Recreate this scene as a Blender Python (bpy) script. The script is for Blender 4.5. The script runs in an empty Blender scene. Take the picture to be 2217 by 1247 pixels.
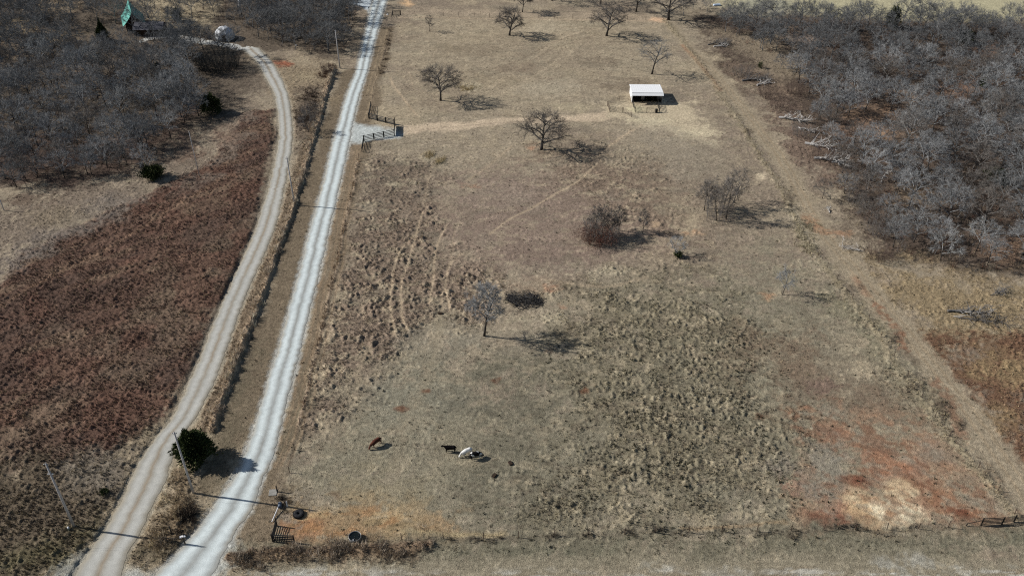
import bpy, math, random
import numpy as np
from mathutils import Vector, Matrix
R = math.radians
random.seed(7)
scene = bpy.context.scene
# ------------------------------------------------------------------ camera
CH, TH, F = 105.0, R(35.5), 1860.0            # height (m), pitch down, focal length in photo pixels (2217 wide)
cam = bpy.data.cameras.new('camera'); camo = bpy.data.objects.new('camera', cam)
scene.collection.objects.link(camo); scene.camera = camo
camo.location = (0, 0, CH); camo.rotation_euler = (math.pi/2 - TH, 0, 0)
cam.sensor_fit = 'HORIZONTAL'; cam.sensor_width = 36; cam.lens = 36*F/2217; cam.clip_start = 1; cam.clip_end = 9000
# ------------------------------------------------------------------ light
SUN_EL, SH_AZ = R(33.8), R(-9.8)               # shadows run to +x and a little towards the camera
world = bpy.data.worlds.new('World'); scene.world = world; world.use_nodes = True
wn = world.node_tree.nodes; bg = wn['Background']
sky = wn.new('ShaderNodeTexSky'); sky.sky_type = 'NISHITA'; sky.sun_disc = False
sky.sun_elevation = SUN_EL
sd = Vector((-math.cos(SH_AZ), -math.sin(SH_AZ), 0))      # horizontal direction to the sun
sky.sun_rotation = math.atan2(sd.x, sd.y)
world.node_tree.links.new(sky.outputs[0], bg.inputs[0]); bg.inputs[1].default_value = 0.06
sl = bpy.data.lights.new('sun', 'SUN'); sl.energy = 4.8; sl.angle = R(0.5); sl.color = (1.0, 0.965, 0.92)
so = bpy.data.objects.new('sun', sl); scene.collection.objects.link(so)
tosun = Vector((sd.x*math.cos(SUN_EL), sd.y*math.cos(SUN_EL), math.sin(SUN_EL)))
so.rotation_euler = tosun.to_track_quat('Z', 'Y').to_euler(); so.location = (-120, 20, 160)
scene.view_settings.view_transform = 'Standard'; scene.view_settings.look = 'None'
scene.view_settings.exposure = 0.0; scene.view_settings.gamma = 1
scene.cycles.use_denoising = False; scene.cycles.filter_width = 1.15
scene.cycles.max_bounces = 4; scene.cycles.diffuse_bounces = 2; scene.cycles.transparent_max_bounces = 4
ILL = 0.83                                      # what an albedo of 1 on the ground renders as

# ------------------------------------------------------------------ helpers
ct, st = math.cos(TH), math.sin(TH)
def G(px, py):
    """point of the flat ground seen at a photo pixel"""
    a = (px-1108.5)/F; b = (py-623.5)/F
    k = CH/(st + b*ct)
    return (a*k, (ct - b*st)*k)
def proj(X, Y, Z):
    dz = Z-CH; zc = Y*ct - dz*st; yc = -(Y*st + dz*ct)
    return (1108.5 + F*X/zc, 623.5 + F*yc/zc)
def height_at(px, py, top):
    X, Y = G(px, py); lo, hi = 0.0, 60.0
    for _ in range(40):
        m = (lo+hi)/2
        if proj(X, Y, m)[1] > top: lo = m
        else: hi = m
    return lo
def mpp(px, py):
    """metres per photo pixel across, at a ground pixel"""
    X, Y = G(px, py); return (Y*ct + CH*st)/F
def C(r, g, b, k=1.0, sat=.88):
    l_ = .3*r+.59*g+.11*b; r, g, b = (l_+(v-l_)*sat for v in (r, g, b))
    f = lambda v: ((v/255+0.055)/1.055)**2.4 if v > 10 else v/255/12.92
    return (min(.9, f(r)/ILL*k), min(.9, f(g)/ILL*k), min(.9, f(b)/ILL*k))
def hash2(ix, iy, seed):
    h = (ix.astype(np.int64)*374761393 + iy.astype(np.int64)*668265263 + seed*982451653) & 0xffffffff
    h = ((h ^ (h >> 13))*1274126177) & 0xffffffff
    h = (h ^ (h >> 16)) & 0xffffffff
    return h.astype(np.float64)/4294967295.0
def vn(x, y, s, seed):
    x = x/s; y = y/s
    ix = np.floor(x); iy = np.floor(y); fx = x-ix; fy = y-iy
    fx = fx*fx*(3-2*fx); fy = fy*fy*(3-2*fy)
    ix = ix.astype(np.int64); iy = iy.astype(np.int64)
    a = hash2(ix, iy, seed); b = hash2(ix+1, iy, seed); c = hash2(ix, iy+1, seed); d = hash2(ix+1, iy+1, seed)
    return (a*(1-fx)+b*fx)*(1-fy) + (c*(1-fx)+d*fx)*fy
def fbm(x, y, s, seed, o=3):
    t = 0; w = 1; W = 0
    for i in range(o):
        t = t + w*vn(x+17.3*i, y-9.1*i, s/2**i, seed+i*31); W += w; w *= .55
    return t/W
def sstep(a, b, x):
    t = np.clip((x-a)/(b-a), 0, 1); return t*t*(3-2*t)

def tag(o, label=None, cat=None, group=None, kind=None):
    if label: o['label'] = label
    if cat: o['category'] = cat
    if group: o['group'] = group
    if kind: o['kind'] = kind
    return o
def link(o):
    scene.collection.objects.link(o); return o
def empty(name, label, cat, loc, rz=0.0, group=None):
    o = bpy.data.objects.new(name, None); link(o); o.location = (loc[0], loc[1], loc[2] if len(loc) > 2 else 0)
    o.rotation_euler = (0, 0, rz); o.empty_display_size = .5
    return tag(o, label, cat, group)
def obj(name, me, mat=None, parent=None):
    o = bpy.data.objects.new(name, me); link(o)
    if mat is not None and len(me.materials) == 0: me.materials.append(mat)
    if parent: o.parent = parent
    return o
def np_mesh(name, V, Fc, n=3, cols=None, smooth=False, attrs=None):
    """mesh from arrays: V (k,3), Fc (m,n)"""
    me = bpy.data.meshes.new(name)
    V = np.asarray(V, dtype=np.float32); Fc = np.asarray(Fc, dtype=np.int32)
    me.vertices.add(len(V)); me.vertices.foreach_set('co', V.ravel())
    me.loops.add(Fc.size); me.loops.foreach_set('vertex_index', Fc.ravel())
    me.polygons.add(len(Fc)); me.polygons.foreach_set('loop_start', np.arange(0, Fc.size, n, dtype=np.int32))
    me.polygons.foreach_set('loop_total', np.full(len(Fc), n, dtype=np.int32))
    if smooth: me.polygons.foreach_set('use_smooth', np.ones(len(Fc), dtype=bool))
    me.update(calc_edges=True)
    if cols is not None:
        a = me.color_attributes.new('Col', 'FLOAT_COLOR', 'POINT')
        cc = np.ones((len(V), 4), dtype=np.float32); cc[:, :3] = cols
        a.data.foreach_set('color', cc.ravel())
    for k, v in (attrs or {}).items():
        a = me.attributes.new(k, 'FLOAT', 'POINT'); a.data.foreach_set('value', np.asarray(v, dtype=np.float32))
    return me

class MB:
    """collects simple solids into one mesh"""
    def __init__(s): s.v = []; s.f = []
    def quad(s, pts):
        n = len(s.v); s.v += [tuple(p) for p in pts]; s.f.append(tuple(range(n, n+len(pts)))); return s
    def box(s, c, d, rz=0.0, tilt=None):
        n = len(s.v); ca, sa = math.cos(rz), math.sin(rz)
        for z in (-.5, .5):
            for x, y in ((-.5, -.5), (.5, -.5), (.5, .5), (-.5, .5)):
                p = Vector((x*d[0], y*d[1], z*d[2]))
                if tilt: p = tilt @ p
                s.v.append((c[0]+p.x*ca-p.y*sa, c[1]+p.x*sa+p.y*ca, c[2]+p.z))
        for q in ((0,3,2,1), (4,5,6,7), (0,1,5,4), (1,2,6,5), (2,3,7,6), (3,0,4,7)): s.f.append(tuple(n+i for i in q))
        return s
    def tube(s, pts, rad, k=6, cap=True):
        """tapered tube along points"""
        n = len(s.v); pts = [Vector(p) for p in pts]
        if not hasattr(rad, '__len__'): rad = [rad]*len(pts)
        for i, p in enumerate(pts):
            d = (pts[min(i+1, len(pts)-1)] - pts[max(i-1, 0)]).normalized()
            a = d.orthogonal().normalized(); b = d.cross(a)
            if i and (a-pa).length > 1.0: pass
            if i:
                a = (pa - d*pa.dot(d));
                a = a.normalized() if a.length > 1e-4 else d.orthogonal().normalized()
                b = d.cross(a)
            pa = a
            for j in range(k):
                t = 2*math.pi*j/k; q = p + (a*math.cos(t) + b*math.sin(t))*rad[i]; s.v.append(tuple(q))
        for i in range(len(pts)-1):
            for j in range(k):
                a = n+i*k+j; b = n+i*k+(j+1) % k; s.f.append((a, b, b+k, a+k))
        if cap:
            s.f.append(tuple(n+j for j in reversed(range(k)))); s.f.append(tuple(n+(len(pts)-1)*k+j for j in range(k)))
        return s
    def lathe(s, prof, c=(0, 0, 0), k=20):
        n = len(s.v)
        for r, z in prof:
            for j in range(k):
                t = 2*math.pi*j/k; s.v.append((c[0]+r*math.cos(t), c[1]+r*math.sin(t), c[2]+z))
        for i in range(len(prof)-1):
            for j in range(k):
                a = n+i*k+j; b = n+i*k+(j+1) % k; s.f.append((a, b, b+k, a+k))
        return s
    def mesh(s, name, smooth=False):
        me = bpy.data.meshes.new(name); me.from_pydata(s.v, [], s.f); me.update()
        if smooth: me.polygons.foreach_set('use_smooth', [True]*len(me.polygons))
        return me
    def build(s, name, mat, parent=None, smooth=False):
        return obj(name, s.mesh(name, smooth), mat, parent)

# ------------------------------------------------------------------ materials
def newmat(name, rough=.9, spec=.1):
    m = bpy.data.materials.new(name); m.use_nodes = True
    b = m.node_tree.nodes['Principled BSDF']; b.inputs['Roughness'].default_value = rough
    b.inputs['Specular IOR Level'].default_value = spec
    return m, m.node_tree, b
def noise_mat(name, c0, c1, scale=3.0, rough=.85, spec=.1, metal=0.0, bump=0.0, rnd=0.0, coords='Object', detail=4.0):
    """two colours mixed by noise, with optional per-object brightness"""
    if sum(c1) < 1.5: c0, c1 = tuple(v*.8 for v in c0), tuple(v*.8 for v in c1)
    m, t, b = newmat(name, rough, spec); N = t.nodes; L = t.links
    tc = N.new('ShaderNodeTexCoord'); nz = N.new('ShaderNodeTexNoise'); nz.inputs['Scale'].default_value = scale; nz.inputs['Detail'].default_value = detail
    L.new(tc.outputs[coords], nz.inputs['Vector'])
    cr = N.new('ShaderNodeValToRGB'); cr.color_ramp.elements[0].position = .35; cr.color_ramp.elements[1].position = .65
    cr.color_ramp.elements[0].color = (*c0, 1); cr.color_ramp.elements[1].color = (*c1, 1)
    L.new(nz.outputs['Fac'], cr.inputs[0]); out = cr.outputs[0]
    if rnd:
        oi = N.new('ShaderNodeObjectInfo'); mr = N.new('ShaderNodeMapRange')
        mr.inputs['To Min'].default_value = 1-rnd; mr.inputs['To Max'].default_value = 1+rnd
        L.new(oi.outputs['Random'], mr.inputs['Value'])
        vm = N.new('ShaderNodeVectorMath'); vm.operation = 'SCALE'; L.new(out, vm.inputs[0]); L.new(mr.outputs[0], vm.inputs['Scale']); out = vm.outputs[0]
    L.new(out, b.inputs['Base Color']); b.inputs['Metallic'].default_value = metal
    if bump:
        bp = N.new('ShaderNodeBump'); bp.inputs['Strength'].default_value = bump; bp.inputs['Distance'].default_value = .05
        L.new(nz.outputs['Fac'], bp.inputs['Height']); L.new(bp.outputs[0], b.inputs['Normal'])
    return m
def attr_mat(name, specs, lo=.8, hi=1.2, bump=0.0, bscale=8.0, rough=.95):
    """vertex colour times several scales of noise (specs: list of (scale, lo, hi))"""
    m, t, b = newmat(name, rough, .05); N = t.nodes; L = t.links
    at = N.new('ShaderNodeAttribute'); at.attribute_name = 'Col'; out = at.outputs['Color']
    tc = N.new('ShaderNodeTexCoord')
    for (sc, lo, hi, det) in specs:
        nz = N.new('ShaderNodeTexNoise'); nz.inputs['Scale'].default_value = sc; nz.inputs['Detail'].default_value = det
        L.new(tc.outputs['Object'], nz.inputs['Vector'])
        mr = N.new('ShaderNodeMapRange'); mr.inputs['From Min'].default_value = .3; mr.inputs['From Max'].default_value = .7
        mr.inputs['To Min'].default_value = lo; mr.inputs['To Max'].default_value = hi; L.new(nz.outputs['Fac'], mr.inputs['Value'])
        vm = N.new('ShaderNodeVectorMath'); vm.operation = 'SCALE'; L.new(out, vm.inputs[0]); L.new(mr.outputs[0], vm.inputs['Scale']); out = vm.outputs[0]
    L.new(out, b.inputs['Base Color'])
    if bump:
        nz = N.new('ShaderNodeTexNoise'); nz.inputs['Scale'].default_value = bscale; nz.inputs['Detail'].default_value = 5
        L.new(tc.outputs['Object'], nz.inputs['Vector'])
        bp = N.new('ShaderNodeBump'); bp.inputs['Strength'].default_value = bump; bp.inputs['Distance'].default_value = .12
        L.new(nz.outputs['Fac'], bp.inputs['Height']); L.new(bp.outputs[0], b.inputs['Normal'])
    return m
M = {}
M['ground'] = attr_mat('dry_pasture', [(0.35, .9, 1.1, 3), (1.6, .72, 1.26, 5), (6.0, .66, 1.32, 4)], bump=1.0, bscale=5.0)
M['gravel'] = attr_mat('pale_gravel', [(1.2, .94, 1.05, 3), (9.0, .88, 1.1, 3)], bump=.3, bscale=12)
M['grass'] = attr_mat('dry_grass', [(1.5, .8, 1.2, 2)], rough=.8)
M['bark'] = noise_mat('bark', (.045, .038, .033), (.10, .088, .078), 4, rnd=.25)
M['twig'] = noise_mat('grey_twigs', (.22, .226, .228), (.37, .376, .376), 1.2, rnd=.3)
M['twig_dark'] = noise_mat('dark_twigs', (.12, .11, .10), (.2, .185, .172), 1.5, rnd=.15)
M['twig_brown'] = noise_mat('brown_twigs', (.09, .062, .052), (.15, .11, .09), 1.5, rnd=.15)
M['dead'] = noise_mat('weathered_deadwood', (.34, .325, .305), (.58, .56, .53), 2, bump=.2)
M['twig_warm'] = noise_mat('warm_twigs', (.15, .135, .12), (.25, .23, .21), 1.5, rnd=.2)
M['twig_pale'] = noise_mat('pale_twigs', (.26, .265, .26), (.42, .425, .42), 1.5, rnd=.2)
M['dark_brushwood'] = noise_mat('dark_brushwood', (.035, .036, .034), (.07, .07, .066), 2)
M['leaf_red'] = noise_mat('russet_leaves', (.14, .055, .04), (.23, .10, .07), 3)
M['cedar'] = noise_mat('cedar_foliage', (.024, .036, .014), (.095, .115, .04), 1.6, rnd=.2)
M['pole'] = noise_mat('weathered_pole', (.38, .37, .365), (.55, .53, .52), 5)
M['black_pipe'] = noise_mat('black_painted_pipe', (.012, .012, .012), (.03, .028, .026), 4, rough=.6, spec=.3)
M['rust_pipe'] = noise_mat('rusty_pipe', (.07, .045, .035), (.14, .10, .08), 4, rough=.8)
M['grey_steel'] = noise_mat('galvanised_steel', (.32, .33, .33), (.46, .47, .47), 5, rough=.45, spec=.5, metal=.5)
M['white_metal'] = noise_mat('white_painted_metal', (.84, .85, .85), (.9, .9, .9), 2, rough=.5, spec=.3)
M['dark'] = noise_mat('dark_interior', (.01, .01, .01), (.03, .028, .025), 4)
M['wood_dark'] = noise_mat('dark_wood', (.04, .028, .02), (.08, .055, .04), 4)
M['wood_post'] = noise_mat('weathered_post', (.06, .05, .042), (.13, .11, .09), 6)
M['rubber'] = noise_mat('black_rubber', (.02, .021, .023), (.05, .05, .052), 6)
M['water'] = noise_mat('trough_water', (.006, .009, .008), (.012, .016, .012), 2, rough=.08, spec=.5)
M['grey_roof'] = noise_mat('grey_shingle', (.10, .10, .115), (.16, .16, .18), 3)
M['wire'] = noise_mat('wire', (.12, .12, .12), (.2, .2, .2), 4, rough=.5)
M['concrete'] = noise_mat('concrete', (.30, .29, .26), (.42, .40, .36), 3)
M['blue_plastic'] = noise_mat('blue_grey_plastic', (.10, .13, .18), (.2, .23, .28), 3, rough=.5)
M['pale_blue'] = noise_mat('pale_blue_metal', (.3, .4, .55), (.6, .68, .78), 2, rough=.5)

# ------------------------------------------------------------------ ground sheet
def hw(Y): return 1.10*(1108.5/F)*(Y*ct + CH*st)
rows = [62.0]
while rows[-1] < 385: rows.append(rows[-1] + .22 + .42*(rows[-1]-62)/320)
rows = np.array(rows)
lo_rows = np.array([-3000., -1500, -700, -300, -150, -60, 0, 25, 40, 48, 54, 58, 60, 61.5]); lo_rows = lo_rows
hi_rows = np.array([386., 390, 396, 405, 420, 440, 470, 520, 600, 750, 1000, 1500, 2500, 4500])
hi_rows = hi_rows[hi_rows > rows[-1]+.3]
YR = np.concatenate([lo_rows, rows, hi_rows]); NR = len(YR)
NC = 960
uc = np.linspace(-1, 1, NC)
ue = 1 + np.array([.01, .03, .07, .15, .3, .6, 1.2, 2.5, 5, 12, 30])
UC = np.concatenate([-ue[::-1], uc, ue]); NCt = len(UC)
YY = np.repeat(YR, NCt).reshape(NR, NCt); HWr = hw(np.clip(YR, 40, 500)); XX = UC[None, :]*HWr[:, None]
X = XX.ravel(); Y = YY.ravel()
wx = X + 2.2*(fbm(X, Y, 7, 11)-.5)*2 + .5*(vn(X, Y, .9, 77)-.5)*2
wy = Y + 2.2*(fbm(X, Y, 7, 23)-.5)*2 + .5*(vn(X, Y, .9, 78)-.5)*2
n_fine = fbm(X, Y, 1.6, 5)*.6 + .4*vn(X, Y, .55, 6); n_mid = fbm(X, Y, 5, 9); n_big = fbm(X, Y, 22, 15); n_big2 = fbm(X, Y, 34, 55)
col = np.zeros((len(X), 3)); hgt = np.zeros(len(X)); rough = np.full(len(X), .35); den = np.full(len(X), .3)
def mixc(mask, c):
    col[:] = col*(1-mask[:, None]) + np.array(c)[None, :]*mask[:, None]
def sd_poly(x, y, P):
    d = np.full(len(x), 1e9); inside = np.zeros(len(x), bool); n = len(P)
    for i in range(n):
        x0, y0 = P[i]; x1, y1 = P[(i+1) % n]; ex, ey = x1-x0, y1-y0; L2 = ex*ex+ey*ey+1e-9
        t = np.clip(((x-x0)*ex + (y-y0)*ey)/L2, 0, 1); dx = x-x0-t*ex; dy = y-y0-t*ey
        d = np.minimum(d, dx*dx+dy*dy)
        c = ((y0 > y) != (y1 > y)); inside ^= c & (x < (x1-x0)*(y-y0)/((y1-y0) if y1 != y0 else 1e-9)+x0)
    return np.where(inside, np.sqrt(d), -np.sqrt(d))
def sd_line(x, y, P):
    d = np.full(len(x), 1e9)
    for i in range(len(P)-1):
        x0, y0 = P[i]; x1, y1 = P[i+1]; ex, ey = x1-x0, y1-y0; L2 = ex*ex+ey*ey+1e-9
        t = np.clip(((x-x0)*ex + (y-y0)*ey)/L2, 0, 1); dx = x-x0-t*ex; dy = y-y0-t*ey
        d = np.minimum(d, dx*dx+dy*dy)
    return np.sqrt(d)
def smooth_line(P, n=6):
    P = [np.array(p, float) for p in P]; out = []
    for i in range(len(P)-1):
        p0 = P[max(i-1, 0)]; p1 = P[i]; p2 = P[i+1]; p3 = P[min(i+2, len(P)-1)]
        for k in range(n):
            t = k/n; out.append(tuple(.5*((2*p1)+(p2-p0)*t+(2*p0-5*p1+4*p2-p3)*t*t+(3*p1-p0-3*p2+p3)*t**3)))
    out.append(tuple(P[-1])); return out
def _apply(idx, m, c, h, rg, dn):
    if c is not None: col[idx] = col[idx]*(1-m[:, None]) + np.array(c)[None, :]*m[:, None]
    if h is not None: hgt[idx] = hgt[idx]*(1-m) + h*m
    if rg is not None: rough[idx] = rough[idx]*(1-m) + rg*m
    if dn is not None: den[idx] = den[idx]*(1-m) + dn*m
def region(pts, c=None, feather=3.0, brk=1.0, a=1.0, h=None, rg=None, dn=None, warp=True):
    P = [G(*p) for p in pts]; xs = [p[0] for p in P]; ys = [p[1] for p in P]; pad = feather*2+6
    idx = np.where((X > min(xs)-pad) & (X < max(xs)+pad) & (Y > min(ys)-pad) & (Y < max(ys)+pad))[0]
    x, y = (wx[idx], wy[idx]) if warp else (X[idx], Y[idx])
    d = sd_poly(x, y, P)
    m = np.clip(.5 + d/feather*.5 + (n_fine[idx]-.5)*1.6*brk + (n_mid[idx]-.5)*1.6*brk, 0, 1)
    m = m*sstep(-feather*1.6-1, -feather*.3, d)
    _apply(idx, m*a, c, h, rg, dn)
def stroke(pts, w, c=None, feather=.5, brk=.4, a=1.0, h=None, rg=None, dn=None, warp=.3, smooth=True):
    if smooth: pts = smooth_line(pts, 4)
    P = [G(*p) for p in pts]; xs = [p[0] for p in P]; ys = [p[1] for p in P]; pad = w+feather*2+3
    idx = np.where((X > min(xs)-pad) & (X < max(xs)+pad) & (Y > min(ys)-pad) & (Y < max(ys)+pad))[0]
    x = X[idx]*(1-warp)+wx[idx]*warp; y = Y[idx]*(1-warp)+wy[idx]*warp
    d = sd_line(x, y, P) - w/2
    m = sstep(feather, -feather, d + (n_fine[idx]-.5)*2*brk*feather*2)
    _apply(idx, m*a, c, h, rg, dn)
def spot(px, py, rx, ry, c, **k):
    region([(px+rx*math.cos(t*math.pi/5), py+ry*math.sin(t*math.pi/5)) for t in range(10)], c, **k)

def streaks(pts, cols, seed, sx=5.0, sy=1.6, ang=-38, lo=.52, hi=.62, a=.8):
    P = [G(*p) for p in pts]; xs = [p[0] for p in P]; ys = [p[1] for p in P]
    idx = np.where((X > min(xs)) & (X < max(xs)) & (Y > min(ys)) & (Y < max(ys)))[0]
    d = sd_poly(wx[idx], wy[idx], P); e_ = sstep(-.5, 2.5, d); ca, sa = math.cos(R(ang)), math.sin(R(ang))
    xr = (X[idx]*ca+Y[idx]*sa)/sx; yr = (-X[idx]*sa+Y[idx]*ca)/sy
    for k, c in enumerate(cols):
        f = fbm(xr, yr, 1.0, seed+k*13, 4)*.8+.2*n_fine[idx]; m = sstep(lo, hi, f)*e_*a
        col[idx] = col[idx]*(1-m[:, None]) + np.array(C(*c))*m[:, None]
# base: dry winter pasture
col[:] = C(150, 136, 114)
mixc(sstep(.45, .62, n_big)*.7, C(130, 115, 98)); mixc(sstep(.55, .68, n_big2)*.7, C(166, 150, 122)); mixc(sstep(.5, .75, n_mid)*.35, C(164, 148, 120))
# lower pasture, greyer and greener
region([(560, 1300), (660, 900), (860, 720), (1100, 760), (1350, 620), (1700, 560), (1900, 700), (2250, 1200), (2250, 1300)], C(132, 124, 103), feather=12, brk=1)
region([(980, 800), (1250, 760), (1230, 1140), (1000, 1140), (1050, 950)], C(104, 99, 82), feather=9, brk=1, a=.8)
# middle pasture, brown
region([(960, 400), (1200, 350), (1420, 380), (1500, 540), (1300, 600), (1050, 600), (960, 520)], C(132, 113, 99), feather=8, brk=1, a=.85)
region([(780, 340), (960, 350), (920, 440), (760, 450)], C(116, 101, 86), feather=4, a=.8, rg=1.7, dn=1.1)
region([(1180, 320), (1480, 320), (1500, 560), (1380, 470), (1200, 400)], C(126, 109, 90), feather=6, a=.6, rg=1.5, dn=.9)
# rough thatch beside the road fence
region([(756, 450), (900, 450), (985, 560), (1090, 590), (1060, 700), (930, 680), (860, 740), (780, 850), (650, 940), (690, 760)], C(128, 111, 94), feather=4, rg=2.0, dn=1.3, a=.95)
# tussock field, lower right centre
region([(1230, 640), (1460, 590), (1640, 700), (1700, 900), (1780, 1100), (1500, 1140), (1180, 1140), (1260, 900)], C(122, 113, 91), feather=9, rg=1.35, dn=1.25, a=.9)
region([(1780, 640), (1850, 640), (2050, 900), (2180, 1080), (2120, 1060), (1960, 860)], C(132, 124, 100), feather=3, rg=.8, dn=.9)
region([(1000, 20), (1420, 60), (1400, 230), (1100, 250), (840, 230), (860, 60)], C(158, 143, 117), feather=10, a=.5, rg=.4)
spot(1260, 55, 120, 12, C(150, 137, 112), a=.5); spot(1060, 175, 90, 16, C(146, 130, 104), a=.5)
# mottling of the whole pasture: straw, grey thatch, green-grey winter weed
for k, (c, sc_, th_, a_) in enumerate(((C(172, 157, 128), 1.4, .56, .45), (C(98, 86, 72), 1.0, .58, .4), (C(118, 114, 96), 3.5, .57, .25))):
    f = fbm(X/1.8, Y, sc_, 820+k*7, 4); m = (sstep(th_, th_+.1, f)*a_*np.clip(rough+.35, .25, 1)*(Y < 420))[:, None]; col[:] = col*(1-m)+np.array(c)*m
spot(1180, 60, 60, 14, C(172, 158, 132), a=.6, feather=4)
spot(1290, 130, 60, 10, C(112, 98, 82), a=.6, feather=4, brk=1.4)
spot(1340, 180, 60, 8, C(110, 96, 80), a=.6, feather=3, brk=1.4)
spot(1000, 110, 60, 12, C(120, 106, 86), a=.5, feather=4)
spot(1190, 190, 60, 16, C(168, 156, 132), a=.5, feather=4)
spot(1120, 150, 40, 8, C(114, 96, 80), a=.5, feather=3)
spot(1240, 232, 50, 8, C(172, 158, 128), a=.6, feather=3)
spot(1000, 560, 60, 20, C(140, 122, 104), a=.5, feather=4)
spot(1080, 420, 60, 22, C(142, 126, 110), a=.5, feather=5)
spot(1180, 560, 70, 22, C(118, 100, 88), a=.5, feather=5)
spot(1370, 330, 70, 22, C(140, 130, 110), a=.5, feather=5)
spot(1090, 740, 60, 14, C(148, 136, 116), a=.6, feather=4)
spot(950, 740, 70, 24, C(138, 130, 112), a=.6, feather=4)
spot(1120, 620, 60, 14, C(150, 130, 106), a=.6, feather=3)
spot(1240, 700, 30, 40, C(128, 116, 96), a=.4, feather=4)
spot(900, 860, 90, 50, C(132, 128, 110), a=.5, feather=6)
spot(1100, 870, 80, 30, C(108, 102, 86), a=.5, feather=6)
# bright dry grass clumps
for (a, b, rx, ry) in ((935, 338, 22, 9), (1010, 190, 24, 8), (960, 355, 12, 5), (1745, 510, 24, 34), (1765, 570, 12, 16), (1718, 470, 10, 20), (870, 345, 6, 4), (855, 402, 6, 4), (808, 483, 7, 4), (903, 38, 16, 5), (1310, 590, 40, 14), (1175, 690, 40, 14), (1110, 700, 20, 14)):
    spot(a, b, rx, ry, C(172, 160, 132), feather=1.6, a=.6, rg=1.0, dn=1.4)
# red tall-grass field on the left
region([(-160, 720), (0, 610), (60, 540), (200, 470), (330, 415), (460, 350), (520, 250), (592, 236), (593, 290), (579, 390), (548, 490), (500, 605), (450, 712), (398, 826), (345, 915), (240, 1000), (100, 1010), (-160, 1080)], C(100, 77, 64), feather=1.2, brk=.35, h=.5, rg=1.1, dn=1.5)
idx = np.where(hgt > .25)[0]
fs = fbm((X[idx]*.77+Y[idx]*.64)/14, (-X[idx]*.64+Y[idx]*.77)/4, 1.0, 97, 4); m = sstep(.54, .66, fs)*.55; col[idx] = col[idx]*(1-m[:, None]) + np.array(C(124, 104, 84))*m[:, None]; m = sstep(.46, .36, fs)*.5; col[idx] = col[idx]*(1-m[:, None]) + np.array(C(80, 66, 58))*m[:, None]
m = sstep(.5, .64, n_big[idx])*.5; col[idx] = col[idx]*(1-m[:, None]) + np.array(C(116, 100, 82))*m[:, None]
m = sstep(.5, .66, n_mid[idx])*.5; col[idx] = col[idx]*(1-m[:, None]) + np.array(C(86, 66, 56))*m[:, None]
m = sstep(.52, .62, fbm(X[idx], Y[idx], 11, 91))*.6; col[idx] = col[idx]*(1-m[:, None]) + np.array(C(102, 74, 61))*m[:, None]
region([(-100, 440), (180, 400), (430, 300), (540, 160), (570, 200), (470, 370), (330, 430), (180, 480), (50, 560), (-100, 640)], C(118, 104, 90), feather=6, a=.8, brk=1.5, rg=.9, dn=.9)
region([(250, 420), (120, 490), (0, 560), (0, 600), (140, 520), (270, 440)], C(116, 108, 100), feather=4, a=.5)
spot(120, 470, 60, 16, C(134, 120, 96), feather=3, a=.5); spot(300, 390, 40, 10, C(132, 120, 102), feather=3, a=.5); spot(400, 330, 50, 14, C(112, 86, 70), feather=3, a=.6); spot(470, 290, 30, 16, C(116, 92, 76), feather=3, a=.6); spot(60, 430, 60, 10, C(110, 92, 76), feather=3, a=.6)
stroke([(0, 668), (60, 628), (252, 530), (429, 418), (505, 378)], 1.0, C(138, 110, 88), feather=.8, a=.6, h=.25)
stroke([(10, 655), (80, 600), (262, 505), (420, 400)], .6, C(120, 98, 82), feather=.5, a=.5, h=.3)
stroke([(175, 870), (225, 750), (262, 690)], .5, C(135, 108, 88), feather=.4, a=.5, h=.3)
# lower left corner: weeds, brown and pale
region([(-160, 1010), (110, 1000), (250, 985), (340, 925), (330, 980), (262, 1090), (180, 1260), (-160, 1340)], C(98, 86, 70), feather=3, h=.35, rg=1.1, dn=1.5)
region([(140, 1000), (300, 980), (250, 1080), (160, 1040)], C(128, 118, 103), feather=3, a=.7)
region([(0, 1230), (100, 1180), (200, 1150), (190, 1250)], C(104, 97, 70), feather=3, a=.7)
# left wood floor
region([(-160, -60), (800, -60), (735, 140), (640, 110), (560, 120), (540, 215), (440, 285), (350, 350), (160, 400), (-160, 430)], C(98, 87, 74), feather=4, rg=.7, dn=.5)
region([(-160, 300), (330, 290), (420, 230), (300, 370), (100, 400), (-160, 420)], C(84, 66, 58), feather=6, a=.7)
spot(130, 78, 40, 10, C(172, 148, 112), a=.8); spot(30, 60, 40, 20, C(165, 145, 112), a=.7); spot(120, 15, 60, 16, C(160, 140, 110), a=.6)
region([(280, -20), (470, -20), (450, 60), (330, 50)], C(176, 160, 128), feather=5, a=.7, dn=.1)
spot(30, 105, 40, 20, C(140, 122, 100), a=.6); spot(185, 150, 22, 14, C(140, 118, 96), a=.6)
region([(640, 130), (720, 140), (700, 210), (640, 260), (590, 180), (560, 120)], C(140, 124, 100), feather=4, rg=.9, dn=.9)
spot(612, 137, 22, 5, C(150, 84, 60), a=.8, feather=1.5); spot(655, 165, 20, 8, C(165, 150, 118), a=.5)
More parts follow.
